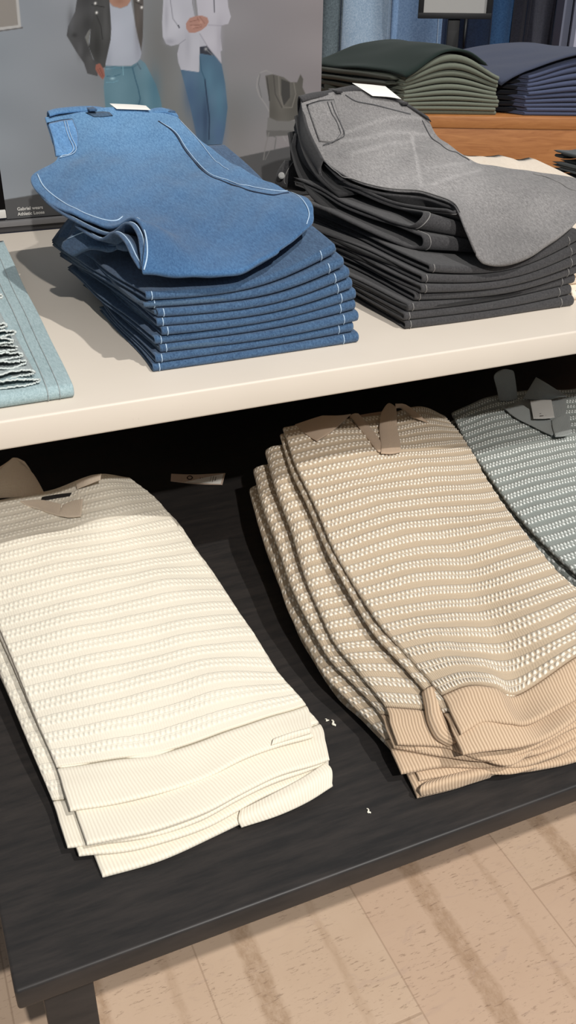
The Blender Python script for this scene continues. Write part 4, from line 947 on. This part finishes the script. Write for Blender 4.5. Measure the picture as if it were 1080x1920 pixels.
# ------------------------------------------------------------------ bench, piles, sign and hanging jeans behind
def build_background():
    a, b = AZ(816, 218, .95), AZ(1080, 222, .95); dn = float(a @ E2) + 0.005; la, lb = float(a @ E1), float(b @ E1)
    t = thing('wooden_bench', 'warm brown wooden bench holding the folded green and navy piles', 'bench', BL((la + lb) / 2, dn + .35, 0))
    ax = (E1, E2, (0, 0, 1)); x0, x1 = la - .55, lb + .7; xc, hw = (x0 + x1) / 2, (x1 - x0) / 2
    V, F = box_vf(BL(xc, dn + .40, .95 - .0175), (hw, .40, .0175), ax, .002); mesh('bench_top', V, F, MT['teak'], t)
    V, F = box_vf(BL(xc, dn + .012, .95 - .0355 - .15), (hw, .010, .15), ax, .001); mesh('front_panel', V, F, MT['teak'], t)
    for x in (x0 + .02, x1 - .02):
        V, F = box_vf(BL(x, dn + .41, .457), (.018, .38, .457), ax, .001); mesh('side_panel', V, F, MT['teak'], t)
    # ---- folded trousers: fronts face the camera, left sides fan away
    def pile(x0, x1, N, h0, seed, dome, mats, name, cat, labf, grp, depth=.34, shear=.85, d0=.035, jag=.006, offs=None):
        org = BL(x0, dn + d0, .9505)
        def xf(P):
            L = P.copy(); s_ = np.clip((P[..., 0]) / (x1 - x0), 0, 1); L[..., 0] = P[..., 0] - shear * P[..., 1] * (1 - s_) - .1 * P[..., 1] * s_
            return org + L[..., 0:1] * E1 + L[..., 1:2] * E2 + L[..., 2:3] * np.array([0, 0, 1.0])
        H = lambda s, y: h0 + dome * (np.sin(PI * np.clip(np.asarray(s), 0, 1)) ** 1.3) + 0 * np.asarray(y)
        for k in range(N):
            zlo, zhi = stack_fn(0, lambda s, y, k=k: H(s, y) * (1 if k else 1), N, k)
            g = np.random.default_rng(seed + k); dxl, dxr, dy = g.uniform(-jag, jag), g.uniform(-jag, jag), g.uniform(0, jag)
            # bottom layers are flat, the dome grows towards the top
            f = lambda q: (lambda s, y: h0 * q / N + (H(s, y) - h0) * (q / N) ** 2)
            lo, hi = f(k), f(k + 1)
            P = fold_sheet(dxl, x1 - x0 + dxr, dy, depth, lambda s, y: lo(s, y) + .001, lambda s, y: hi(s, y) - .001, .0065, 0, seed + k, nt=8, na=9, nb=6, m=16, edge=.002)
            P = xf(P)
            V, F, UV = pillow(P, .0065, .0033)
            root = thing(name, labf(k), cat, (P[..., 0].mean(), P[..., 1].mean(), V[:, 2].min()), grp)
            mesh('outer_layer', V, F, mats[k % len(mats)], root, uv=UV)
            P = fold_sheet(dxl + .004, x1 - x0 + dxr - .004, dy, depth - .01, lambda s, y: lo(s, y) + .0012, lambda s, y: hi(s, y) - .0012, .003, .0068, seed + k + 50, nt=8, na=5, nb=5, m=10, edge=.002)
            V, F, UV = pillow(xf(P), .002, .001); mesh('inner_layer', V, F, MT['olive_dark'] if name == 'folded_trousers' else MT['ink_cloth'], root, uv=UV)
        return xf, H
    g0, g1 = float(AZ(757, 213, .95) @ E1), float(AZ(928, 215, .95) @ E1)
    xg, Hg = pile(g0, g1, 10, .112, 400, .062, [MT['olive']], 'folded_trousers', 'trousers', lambda k: 'folded olive trousers, %s of the green pile on the bench' % ORD[k], 'olive trousers on the bench')
    n0 = float(AZ(984, 216, .95) @ E1)
    xn, Hn = pile(n0, n0 + .40, 10, .116, 500, .056, [MT['navy']], 'folded_shorts', 'shorts', lambda k: 'folded dusty navy shorts, %s of the blue pile on the bench' % ORD[k], 'navy shorts on the bench')
    # forest green top laid over the olive pile
    d = float(AZ(757, 213, .95) @ E2) + .02
    def cover(xf, H, W, s0, s1, y0, y1, t, seed, droop, lift=.0085, corner=.0):
        sv, yv = np.meshgrid(np.linspace(s0, s1, 46), np.linspace(y0, y1, 34)); z = H(np.clip(sv, 0, 1), yv) + t / 2 + lift
        z = z - droop * np.clip(-sv, 0, 1) - corner * np.clip(1 - (sv - s0) / .25, 0, 1) ** 2 * np.clip(1 - (yv - y0) / .10, 0, 1) ** 2 + .003 * wob(sv * 3, yv * 8, seed, 2.2) + .0012 * wob(sv * 3, yv * 8, seed + 1, 6)
        return xf(np.stack([sv * W + .006 * wob(yv * 6, sv, seed + 2, 2), yv + .006 * wob(sv * 3, yv, seed + 3, 2), z], -1))
    W = g1 - g0
    P = cover(xg, Hg, W, -.07, .86, -.006, .36, .009, 71, .10, corner=.012)
    V, F, UV = pillow(P, .009, .005)
    o = mesh('folded_sweatshirt', V, F, MT['forest'], None, uv=UV); tag(o, 'dark forest green sweatshirt laid over the olive trouser pile', 'sweatshirt')
    for k in range(4):
        sv, yv = np.meshgrid(np.linspace(-.10 - .03 * (k % 2), .02, 16), np.linspace(.012, .34, 20)); zz = .104 - .0205 * k + 0 * sv + .002 * wob(sv * 8, yv * 8, 75 + k, 3)
        P = xg(np.stack([sv * W - .012, yv, zz], -1)); V, F, UV = pillow(P, .012, .006); o = mesh('folded_sweatshirt', V, F, MT['olive_dark'], None, uv=UV)
        tag(o, 'dark moss sweatshirt folded beneath the forest green one, %s of four' % ('first', 'second', 'third', 'last')[k], 'sweatshirt', 'moss sweatshirts beside the olive trousers')
    # low grey bundle at the far left of the bench
    C = np.array([[AB(606, 152, d + .28), AB(640, 146, d + .26), AB(680, 152, d + .24)], [AB(608, 166, d + .22), AB(644, 158, d + .2), AB(684, 164, d + .18)], [AB(610, 186, d + .20), AB(646, 184, d + .17), AB(686, 186, d + .15)]])
    P = dense(C, 16, 24, .006); P[..., 2] += .004 * wob(P[..., 0], P[..., 1], 77, 60); V, F, UV = pillow(P, .016, .01)
    o = mesh('folded_sweatshirt', V, F, MT['olive_dark'], None, uv=UV); tag(o, 'crumpled grey green sweatshirt low at the end of the bench', 'sweatshirt')
    # slate navy top over the blue pile, with its dark folded edge
    P = cover(xn, Hn, .40, -.20, 1.02, -.008, .36, .009, 73, .12, corner=.020)
    V, F, UV = pillow(P, .009, .005); o = mesh('folded_sweatshirt', V, F, MT['navy_top'], None, uv=UV); tag(o, 'slate navy sweatshirt laid over the blue shorts pile', 'sweatshirt')
    for k in range(7):
        p = AB(910, 140 + k * 10.5, d + .06); q = AB(986, 142 + k * 10.5, d + .0); u = E2 * .22; z = np.array([0, 0, 1])
        C2 = np.array([[p + u - E1 * .05, (p + q) / 2 + u, q + u], [p + u * .4 - E1 * .02, (p + q) / 2 + u * .4, q + u * .4], [p - E2 * .004 * (k % 3), (p + q) / 2 - E2 * .012, q - E2 * .006 - E1 * .004 * (k % 3)]])
        P = dense(C2, 10, 18, .005); P[..., 2] += .0015 * wob(P[..., 0], P[..., 1], 80 + k, 60); V, F, UV = pillow(P, .012, .006)
        o = mesh('folded_shirt', V, F, MT['ink_cloth'], None, uv=UV); tag(o, 'black shirt between the olive and navy piles, %s' % (ORD[6 - k] if k < 6 else 'lowest of its column'), 'shirt', 'black shirts between the piles')
    # sign holder standing behind the piles
    ds = d + .40
    t = thing('sign_holder', 'black framed sign on a black post behind the green pile', 'sign', AB(848, 190, ds) * [1, 1, 0] + [0, 0, .951])
    l, r_, zb = AB(783, 37, ds), AB(920, 37, ds), AB(850, 36, ds)[2]
    cx = (l + r_) / 2; w = float((r_ - l) @ E1) / 2; hh = .135
    fr = MB()
    for c, h in ((cx + [0, 0, 0], (w, .008, .009)), (cx + [0, 0, 2 * hh - .018], (w, .008, .009))): c = np.array(c); c[2] = c[2] - l[2] + zb + .009 - (0); fr.add(*box_vf(c, h, ax, .001))
    for sg in (-1, 1): c = cx + E1 * sg * (w - .009); c[2] = zb + hh; fr.add(*box_vf(c, (.009, .0079, hh - .0185), ax, .001))
    fr.obj('sign_frame', MT['sign_black'], t)
    c = cx.copy(); c[2] = zb + hh; mesh('sign_card', *box_vf(c + E2 * .002, (w - .0185, .003, hh - .019), ax), MT['sign_grey'], t, smooth=False)
    pc = AB(849, 60, ds + .02); z0 = .951; c = pc.copy(); c[2] = (z0 + zb) / 2; mesh('post', *box_vf(c, (.021, .012, (zb - z0) / 2), ax, .002), MT['sign_black'], t)
    c = pc.copy(); c[2] = z0 + .006; mesh('base_plate', *box_vf(c, (.075, .05, .006), ax, .002), MT['sign_black'], t)
    a_ = AB(874, 36, ds - .01); b_ = AB(869, 90, ds - .03); mesh('strut', *tube_vf([a_, (a_ + b_) / 2, b_], [.0055, .005, .003], 8), MT['sign_black'], t)
    # hanging jeans along the wall, each folded lengthwise over a rail
    dh = d + .78
    hang = [(604, 646, 'h_sage', 'grey green hanging jeans beside the poster edge'), (640, 736, 'h_ice', 'palest ice blue jeans hanging on the wall'), (732, 828, 'h_light', 'light blue jeans hanging behind the sign'),
            (822, 872, 'h_navy', 'navy jeans hanging directly behind the sign post'), (868, 922, 'h_navy', 'deep blue jeans hanging just past the sign post'), (916, 966, 'h_mid', 'bright mid blue jeans hanging past the sign'), (962, 992, 'h_char', 'narrow dark slate jeans hanging beside the bright blue pair'), (986, 1046, 'h_char', 'wide dark slate jeans hanging nearest the grey wall post')]
    for i, (x0, x1, mt, lab) in enumerate(hang):
        a, b = AB(x0, 40, dh + .012 * (i % 2)), AB(x1, 40, dh + .012 * (i % 2)); zt, zb_ = 1.92, .86
        root = thing('hanging_jeans', lab, 'jeans', ((a[0] + b[0]) / 2, (a[1] + b[1]) / 2, zb_), 'jeans hanging along the wall')
        for j in range(2):
            rows = []
            for z in np.linspace(zt, zb_ + .02 * j, 8):
                f = (z - zb_) / (zt - zb_); mrg = .0 if f < .75 else -.01
                sw = .010 * math.sin(5 * z + i)
                rows.append([a + (b - a) * s_ + E2 * (.034 * j - .012 * math.sin(PI * s_ * 2 + i) + sw * .5) + E1 * (sw * .3 + .006 * j) for s_ in np.linspace(0, 1, 6)])
                for p in rows[-1]: p[2] = z
            P = dense(np.array(rows), 40, 20, .006); P = P + E2 * (.006 * wob(P @ E1 * 1.0, P[..., 2] * .3, 200 + i, 32))[..., None]
            V, F, UV = pillow(P, .016, .009); leg = mesh('trouser_leg', V, F, MT[mt], root, uv=UV)
            if j == 0:
                N_ = normals(P); sgn = -1 if N_[20, 10] @ E2 > 0 else 1
                cidx = P.shape[1] - 6; mb = MB(); mb.add(*tube_vf(P[:, cidx] + sgn * N_[:, cidx] * .0085, .0016, 5)); mb.obj('side_seam', MT['th_light'] if mt in ('h_ice', 'h_light', 'h_mid') else MT['th_dark'], leg)
        c = (a + b) / 2 + E2 * .016; c[2] = zt - .02; mesh('waistband', *box_vf(c, (float((b - a) @ E1) / 2 + .004, .034, .02), ax, .008), MT[mt], root)
        c2 = (a + b) / 2 + E2 * .016
        L = [np.array([c2[0], c2[1], zt + .0]), np.array([c2[0], c2[1], zt + .05]), np.array([c2[0], c2[1], zt + .085])]
        mesh('hanger_hook', *tube_vf(L, .004, 6), MT['metal'], root)
    a, b = AB(600, 40, dh + .016 + .006), AB(1050, 40, dh + .016 + .006); a = a - E1 * .1; a[2] = b[2] = 1.92 + .095
    o = mesh('clothes_rail', *tube_vf([a, (a + b) / 2, b], .010, 10), MT['metal'], None); tag(o, 'long metal rail carrying the hanging jeans', 'rail')

# ------------------------------------------------------------------ poster behind the table
YP = 2.15
PK = 1.22
def build_poster():
    X0, X1, Z0, Z1 = 0.272, 1.021, 0.8725, 1.335
    t = thing('poster', 'large grey poster of two standing figures in blue jeans, behind the cream table', 'poster', ((X0 + X1) / 2, YP, TOP))
    st = .0017; nx, nz = int((X1 - X0) / st), int((Z1 - Z0) / st)
    gx, gz = np.meshgrid(np.linspace(X0, X1, nx), np.linspace(Z0, Z1, nz))
    q = proj(np.stack([gx, 0 * gx + YP - .006, gz], -1)); px, py = q[..., 0], q[..., 1]     # where the print sits, in photo units
    lin = lambda c: np.array(S(*c)[:3])
    L = lambda v: np.where(v <= .04045, v / 12.92, ((v + .055) / 1.055) ** 2.4)
    # grey studio wall
    img = np.zeros(px.shape + (3,)); f = np.clip(px / 600, 0, 1)[..., None]; h = np.clip(py / 330, 0, 1)[..., None]
    img += np.array([116, 121, 127]) * (1 - f) + np.array([118, 113, 115]) * f
    img += (np.array([-12, -10, -12]) * np.exp(-((px - 300) / 90) ** 2)[..., None])
    img += np.array([-14, -12, -16]) * np.clip((h - .15), 0, 1) * np.exp(-((px - 330) / 190) ** 2)[..., None]
    img += (3.0 * wob(px / 100, py / 100, 91, 4))[..., None]
    def inside(P):
        c = np.zeros(px.shape, bool); n = len(P)
        for i in range(n):
            (xa, ya), (xb, yb) = P[i], P[i - 1]
            if ya == yb: continue
            k = ((ya > py) != (yb > py)) & (px < (xb - xa) * (py - ya) / (yb - ya) + xa); c ^= k
        return c
    def dist(P, closed=True):
        d = np.full(px.shape, 1e9); n = len(P)
        for i in range(n if closed else n - 1):
            a = np.array(P[i], float); b = np.array(P[(i + 1) % n], float); v = b - a; l = v @ v + 1e-9
            u = np.clip(((px - a[0]) * v[0] + (py - a[1]) * v[1]) / l, 0, 1); d = np.minimum(d, np.hypot(px - a[0] - u * v[0], py - a[1] - u * v[1]))
        return d
    def poly(P, c, soft=1.2, shade=None, a=1.0):
        nonlocal img
        sd = np.where(inside(P), -1, 1) * dist(P); m = (np.clip(.5 - sd / soft, 0, 1) * a)[..., None]
        c = np.array(c, float) + (0 if shade is None else shade[..., None])
        img = img * (1 - m) + c * m
    def line(P, c, w, soft=1.2, a=1.0):
        nonlocal img
        m = (np.clip(.5 - (dist(P, False) - w / 2) / soft, 0, 1) * a)[..., None]; img = img * (1 - m) + np.array(c, float) * m
    def glow(x, y, rx, ry, c, a):
        nonlocal img
        m = (a * np.exp(-((px - x) / rx) ** 2 - ((py - y) / ry) ** 2))[..., None]; img = img * (1 - m) + np.array(c, float) * m
    A = lambda *p: [(100 + x / 5.4, y / 5.4) for x, y in p]
    B = lambda *p: [(280 + x / 3.176, y / 3.176) for x, y in p]
    ns = 5 * wob(px / 20, py / 20, 92, 3)
    # printed floor and a window corner
    poly([(-60, 386), (60, 366), (433, 298), (545, 274), (700, 240), (700, 520), (-60, 520)], (70, 70, 71), 2)
    poly([(-30, -30), (32, -30), (40, 53), (-30, 62)], (150, 148, 146), 1.5); poly([(-30, -30), (27, -30), (34, 47), (-30, 55)], (118, 113, 108), 1.5)
    line([(42, 52), (0, 58)], (84, 82, 82), 2.5)
    # soft shadows on the printed wall
    glow(300, 90, 30, 120, (88, 86, 84), .45); glow(440, 230, 30, 60, (92, 90, 88), .35); glow(470, 190, 60, 50, (98, 102, 104), .4)
    # first figure: trousers, tee, open dark jacket
    poly(A((525, 665), (690, 668), (790, 668), (880, 600), (930, 640), (975, 725), (1040, 860), (1085, 1000), (1130, 1250), (1150, 1500), (530, 1500), (540, 1240), (510, 880), (520, 760)), (80, 108, 120), 1.4, ns * .8)
    glow(218, 180, 18, 40, (90, 118, 130), .6); glow(262, 215, 8, 30, (52, 78, 92), .7); glow(290, 170, 12, 40, (58, 92, 110), .5)
    line(A((800, 680), (830, 800), (860, 900), (880, 1000), (865, 1060)), (48, 76, 92), 2); line(A((530, 680), (690, 690), (800, 685), (860, 650)), (56, 84, 98), 1.5)
    line(A((535, 700), (610, 690), (680, 690)), (92, 130, 146), 1); line(A((540, 770), (600, 778), (680, 752)), (50, 80, 96), 1.2); line(A((535, 835), (600, 835), (660, 815)), (96, 134, 150), 1); line(A((705, 670), (710, 760)), (104, 138, 150), 1.4)
    glow(211, 147, 4, 2.5, (150, 176, 186), .8); line(A((850, 640), (885, 700)), (50, 72, 84), 1.8)
    poly(A((550, 5), (600, 65), (680, 85), (750, 60), (785, 5), (830, 250), (865, 420), (892, 540), (880, 590), (850, 630), (790, 665), (660, 668), (525, 660), (575, 430), (588, 290)), (142, 146, 156), 1.3, ns * .4)
    glow(215, 60, 14, 30, (150, 153, 164), .6); glow(260, 85, 8, 40, (116, 118, 128), .6); glow(203, 112, 6, 20, (122, 126, 136), .5)
    poly(A((545, -400), (790, -400), (780, 15), (750, 58), (680, 84), (600, 64), (555, 15)), (138, 106, 92), 1.4); glow(224, 2, 10, 6, (116, 84, 70), .6); line(A((560, 15), (605, 66), (680, 87), (750, 60), (780, 18)), (126, 128, 136), 1.2)
    poly(A((290, -400), (545, -400), (585, 290), (580, 400), (530, 630), (525, 680), (490, 690), (420, 620), (360, 480), (340, 440), (318, 375), (375, 295), (355, 420), (365, 470), (380, 300), (330, 200)), (58, 58, 58), 1.4, ns)
    poly(A((300, -400), (220, 120), (150, 265), (135, 360), (230, 520), (310, 640), (345, 745), (450, 772), (440, 690), (490, 660), (400, 600), (360, 480), (318, 375), (372, 292), (400, 200), (420, 60)), (62, 62, 63), 1.4, ns)
    glow(133, 40, 6, 24, (78, 79, 82), .7); glow(150, 95, 6, 16, (80, 80, 82), .6); glow(198, 40, 6, 36, (76, 76, 76), .6); glow(182, 85, 8, 36, (40, 40, 39), .7); glow(165, 45, 10, 16, (44, 44, 44), .6); glow(140, 66, 5, 4, (40, 40, 41), .7); glow(168, 110, 7, 10, (76, 76, 76), .5)
    poly(A((355, 310), (374, 298), (352, 465), (322, 378)), (96, 96, 94), 1.2)
    line(A((435, 150), (480, 260), (500, 400)), (38, 38, 38), 1.4); line(A((390, 50), (450, 60), (515, 72)), (36, 36, 36), 1.6)
    poly(A((768, -400), (900, -400), (912, 70), (905, 380), (890, 510), (862, 400), (832, 250)), (70, 66, 64), 1.4, ns * .7); glow(258, 40, 5, 30, (84, 78, 74), .6); line(A((830, 20), (895, 50)), (42, 40, 40), 1.4)
    for x, y in ((425, 33), (438, 128), (895, 75), (862, 2)): glow(100 + x / 5.4, y / 5.4, 2.2, 2.4, (214, 212, 208), 1.0)
    poly(A((430, 655), (470, 640), (510, 700), (522, 770), (500, 806), (455, 755), (425, 700)), (124, 80, 70), 1.3); line(A((470, 690), (505, 770)), (92, 56, 50), 1.2); line(A((450, 700), (490, 780)), (100, 62, 55), 1)
    # second figure: open white shirt, blue trousers, hands together
    poly(B((185, 410), (300, 425), (300, 300), (390, 320), (430, 380), (452, 500), (466, 640), (452, 760), (430, 880), (424, 960), (300, 900), (240, 620)), (66, 88, 108), 1.4, ns)
    glow(390, 150, 14, 40, (78, 110, 128), .7); glow(412, 190, 10, 50, (70, 104, 122), .6); glow(356, 175, 12, 40, (58, 78, 104), .7); glow(385, 225, 6, 50, (44, 58, 80), .8); glow(410, 250, 12, 30, (66, 84, 116), .5); glow(372, 230, 10, 40, (56, 72, 98), .6)
    line(B((330, 470), (345, 600), (358, 700), (355, 830)), (36, 48, 66), 2.2); line(B((300, 330), (310, 420), (330, 470)), (46, 74, 92), 1.6)
    poly(B((265, 120), (330, 120), (345, 285), (300, 282)), (150, 150, 158), 1.3)
    poly(B((300, 278), (345, 274), (385, 332), (302, 318)), (46, 48, 56), 1.2); glow(386, 92, 3, 3, (150, 150, 150), .9); line(B((345, 300), (378, 330)), (120, 124, 128), 1)
    poly(B((92, -190), (80, 60), (76, 130), (80, 220), (100, 262), (130, 274), (180, 262), (166, 320), (172, 370), (188, 415), (296, 430), (300, 290), (300, 200), (270, 100), (255, 20), (256, -190)), (150, 150, 158), 1.3, ns * .5)
    poly(B((258, -190), (452, -190), (470, 40), (486, 100), (470, 142), (428, 152), (424, 220), (434, 300), (424, 306), (430, 380), (350, 280), (300, 195), (290, 90)), (154, 152, 160), 1.3, ns * .5)
    glow(330, 40, 12, 30, (164, 164, 172), .5); glow(318, 78, 10, 6, (124, 124, 132), .7); glow(352, 85, 6, 30, (134, 134, 142), .6); glow(412, 70, 6, 30, (134, 132, 140), .6); glow(312, 30, 4, 30, (126, 126, 134), .5)
    line(B((100, -190), (140, 110), (178, 164)), (92, 92, 98), 1.4, a=.7); line(B((172, 150), (178, 164)), (44, 44, 50), 2); line(B((378, -190), (388, 72)), (70, 70, 76), 1.8); line(B((248, -190), (272, 100)), (128, 128, 136), 1.2); line(B((350, 150), (430, 152)), (128, 126, 134), 1.4); line(B((300, 200), (350, 282), (430, 378)), (120, 118, 126), 1.2); line(B((180, 260), (215, 235)), (120, 120, 128), 1.4)
    poly(B((218, 140), (240, 108), (275, 96), (310, 92), (345, 104), (354, 130), (340, 156), (310, 180), (270, 196), (236, 194), (220, 170)), (142, 108, 98), 1.4)
    for p in (((240, 130), (290, 118)), ((245, 150), (300, 150)), ((262, 170), (310, 160)), ((300, 100), (330, 140)), ((285, 105), (310, 150))): line(B(*p), (106, 74, 66), 1.1, a=.8)
    glow(376, 42, 3, 3, (168, 130, 116), .7); glow(362, 50, 3, 3, (160, 124, 112), .7)
    # printed chair with a cloth bag
    ch = (104, 102, 101)
    line(B((700, 420), (665, 430), (644, 470), (640, 520), (655, 570), (690, 620), (740, 710), (812, 838)), (124, 122, 122), 2.2); line(B((690, 418), (735, 440)), (120, 118, 118), 2.2); line(B((660, 440), (650, 500), (668, 580)), (86, 86, 86), 1.2)
    poly(B((705, 700), (880, 720), (900, 780), (850, 782), (700, 775)), (98, 97, 96), 2); poly(B((696, 776), (860, 778), (850, 805), (700, 815)), (84, 83, 82), 2)
    line(B((712, 790), (690, 880), (680, 950)), ch, 2.4, a=.8); line(B((720, 800), (755, 820), (745, 890)), (84, 84, 84), 2, a=.8); line(B((760, 810), (735, 860), (690, 950)), (110, 108, 107), 1.4, a=.6)
    poly(B((690, 450), (735, 442), (800, 460), (840, 490), (880, 490), (900, 442), (916, 470), (912, 520), (930, 560), (940, 640), (900, 700), (830, 722), (760, 720), (715, 700), (715, 600), (700, 520)), (80, 78, 74), 1.6, ns)
    glow(527, 195, 10, 20, (94, 91, 86), .6); poly(B((785, 470), (836, 490), (838, 580), (800, 630), (785, 560)), (56, 55, 54), 1.6); line(B((740, 450), (750, 560), (790, 640)), (62, 60, 58), 1.8); line(B((770, 455), (775, 560), (800, 640), (850, 640), (872, 560), (860, 490)), (100, 97, 92), 2); line(B((700, 460), (712, 560), (716, 600)), (54, 53, 52), 1.8)
    img = np.clip(img, 4, 250)
    tint = L(img / 255.0) * PK
    # build the print as one flat sheet
    idx = np.arange(nx * nz).reshape(nz, nx); V = np.stack([gx, 0 * gx + YP - .006, gz], -1).reshape(-1, 3)
    F = np.stack([idx[:-1, :-1], idx[:-1, 1:], idx[1:, 1:], idx[1:, :-1]], -1).reshape(-1, 4)
    pr = mesh('printed_sheet', V, F, MT['print'], t, tint=np.clip(tint, 0, 1).reshape(-1, 3), smooth=False)
    mesh('backing_board', *box_vf(((X0 + X1) / 2, YP + .004, (Z0 + Z1) / 2), ((X1 - X0) / 2, .0095, (Z1 - Z0) / 2)), MT['rail_grey'], t, smooth=False)
    for txt, x, y in (('Gabriel wears', 32.5, 395), ('Athletic Loose', 33.5, 404.5)):
        cu = bpy.data.curves.new('t', 'FONT'); cu.body = txt; cu.size = .0098; cu.space_character = 1.0; cu.offset = .00015
        ob = bpy.data.objects.new('t', cu); COL.objects.link(ob); dg = bpy.context.evaluated_depsgraph_get(); me = ob.evaluated_get(dg).to_mesh()
        o3 = AY(x, y, YP - .0068); Vt = np.array([(v.co.x, 0, v.co.y) for v in me.vertices]) + o3; Ft = [tuple(p.vertices) for p in me.polygons]; ob.evaluated_get(dg).to_mesh_clear()
        bpy.data.objects.remove(ob); bpy.data.curves.remove(cu)
        mesh('printed_caption', Vt, Ft, MT['poster_text'], pr, smooth=False)
    # rail the poster stands in
    r = thing('poster_rail', 'long grey rail along the back of the cream table holding the poster', 'rail', (.5, 2.15, TOP))
    mesh('rail_body', *box_vf((.45, 2.151, TOP + .0065), (.60, .016, .006), bev=.0008), MT['rail_dark'], r)
    mesh('rail_cap', *box_vf((.45, 2.146, TOP + .0185), (.60, .0150, .0058), bev=.0008), MT['rail_grey'], r)
    # dark panel next to the poster on the left
    b = thing('display_board', 'black display panel with pale bottom strip beside the poster', 'panel', (0.1, YP, TOP))
    mesh('black_face', *box_vf((0.085, YP + .004, 1.10), (.185, .0095, .206)), MT['panel_black'], b, smooth=False)
    mesh('bottom_strip', *box_vf((0.085, YP - .003, .885), (.1855, .010, .0082), bev=.001), MT['rail_light'], b)

build_setting()
build_tables()
build_poster()
build_background()
build_blue_stack()
build_grey_stack()
build_pale_stack()
build_cream_stack()
build_white_polos()
build_tan_polos()
build_sage_polos()
build_table_bits()
make_camera_and_light()
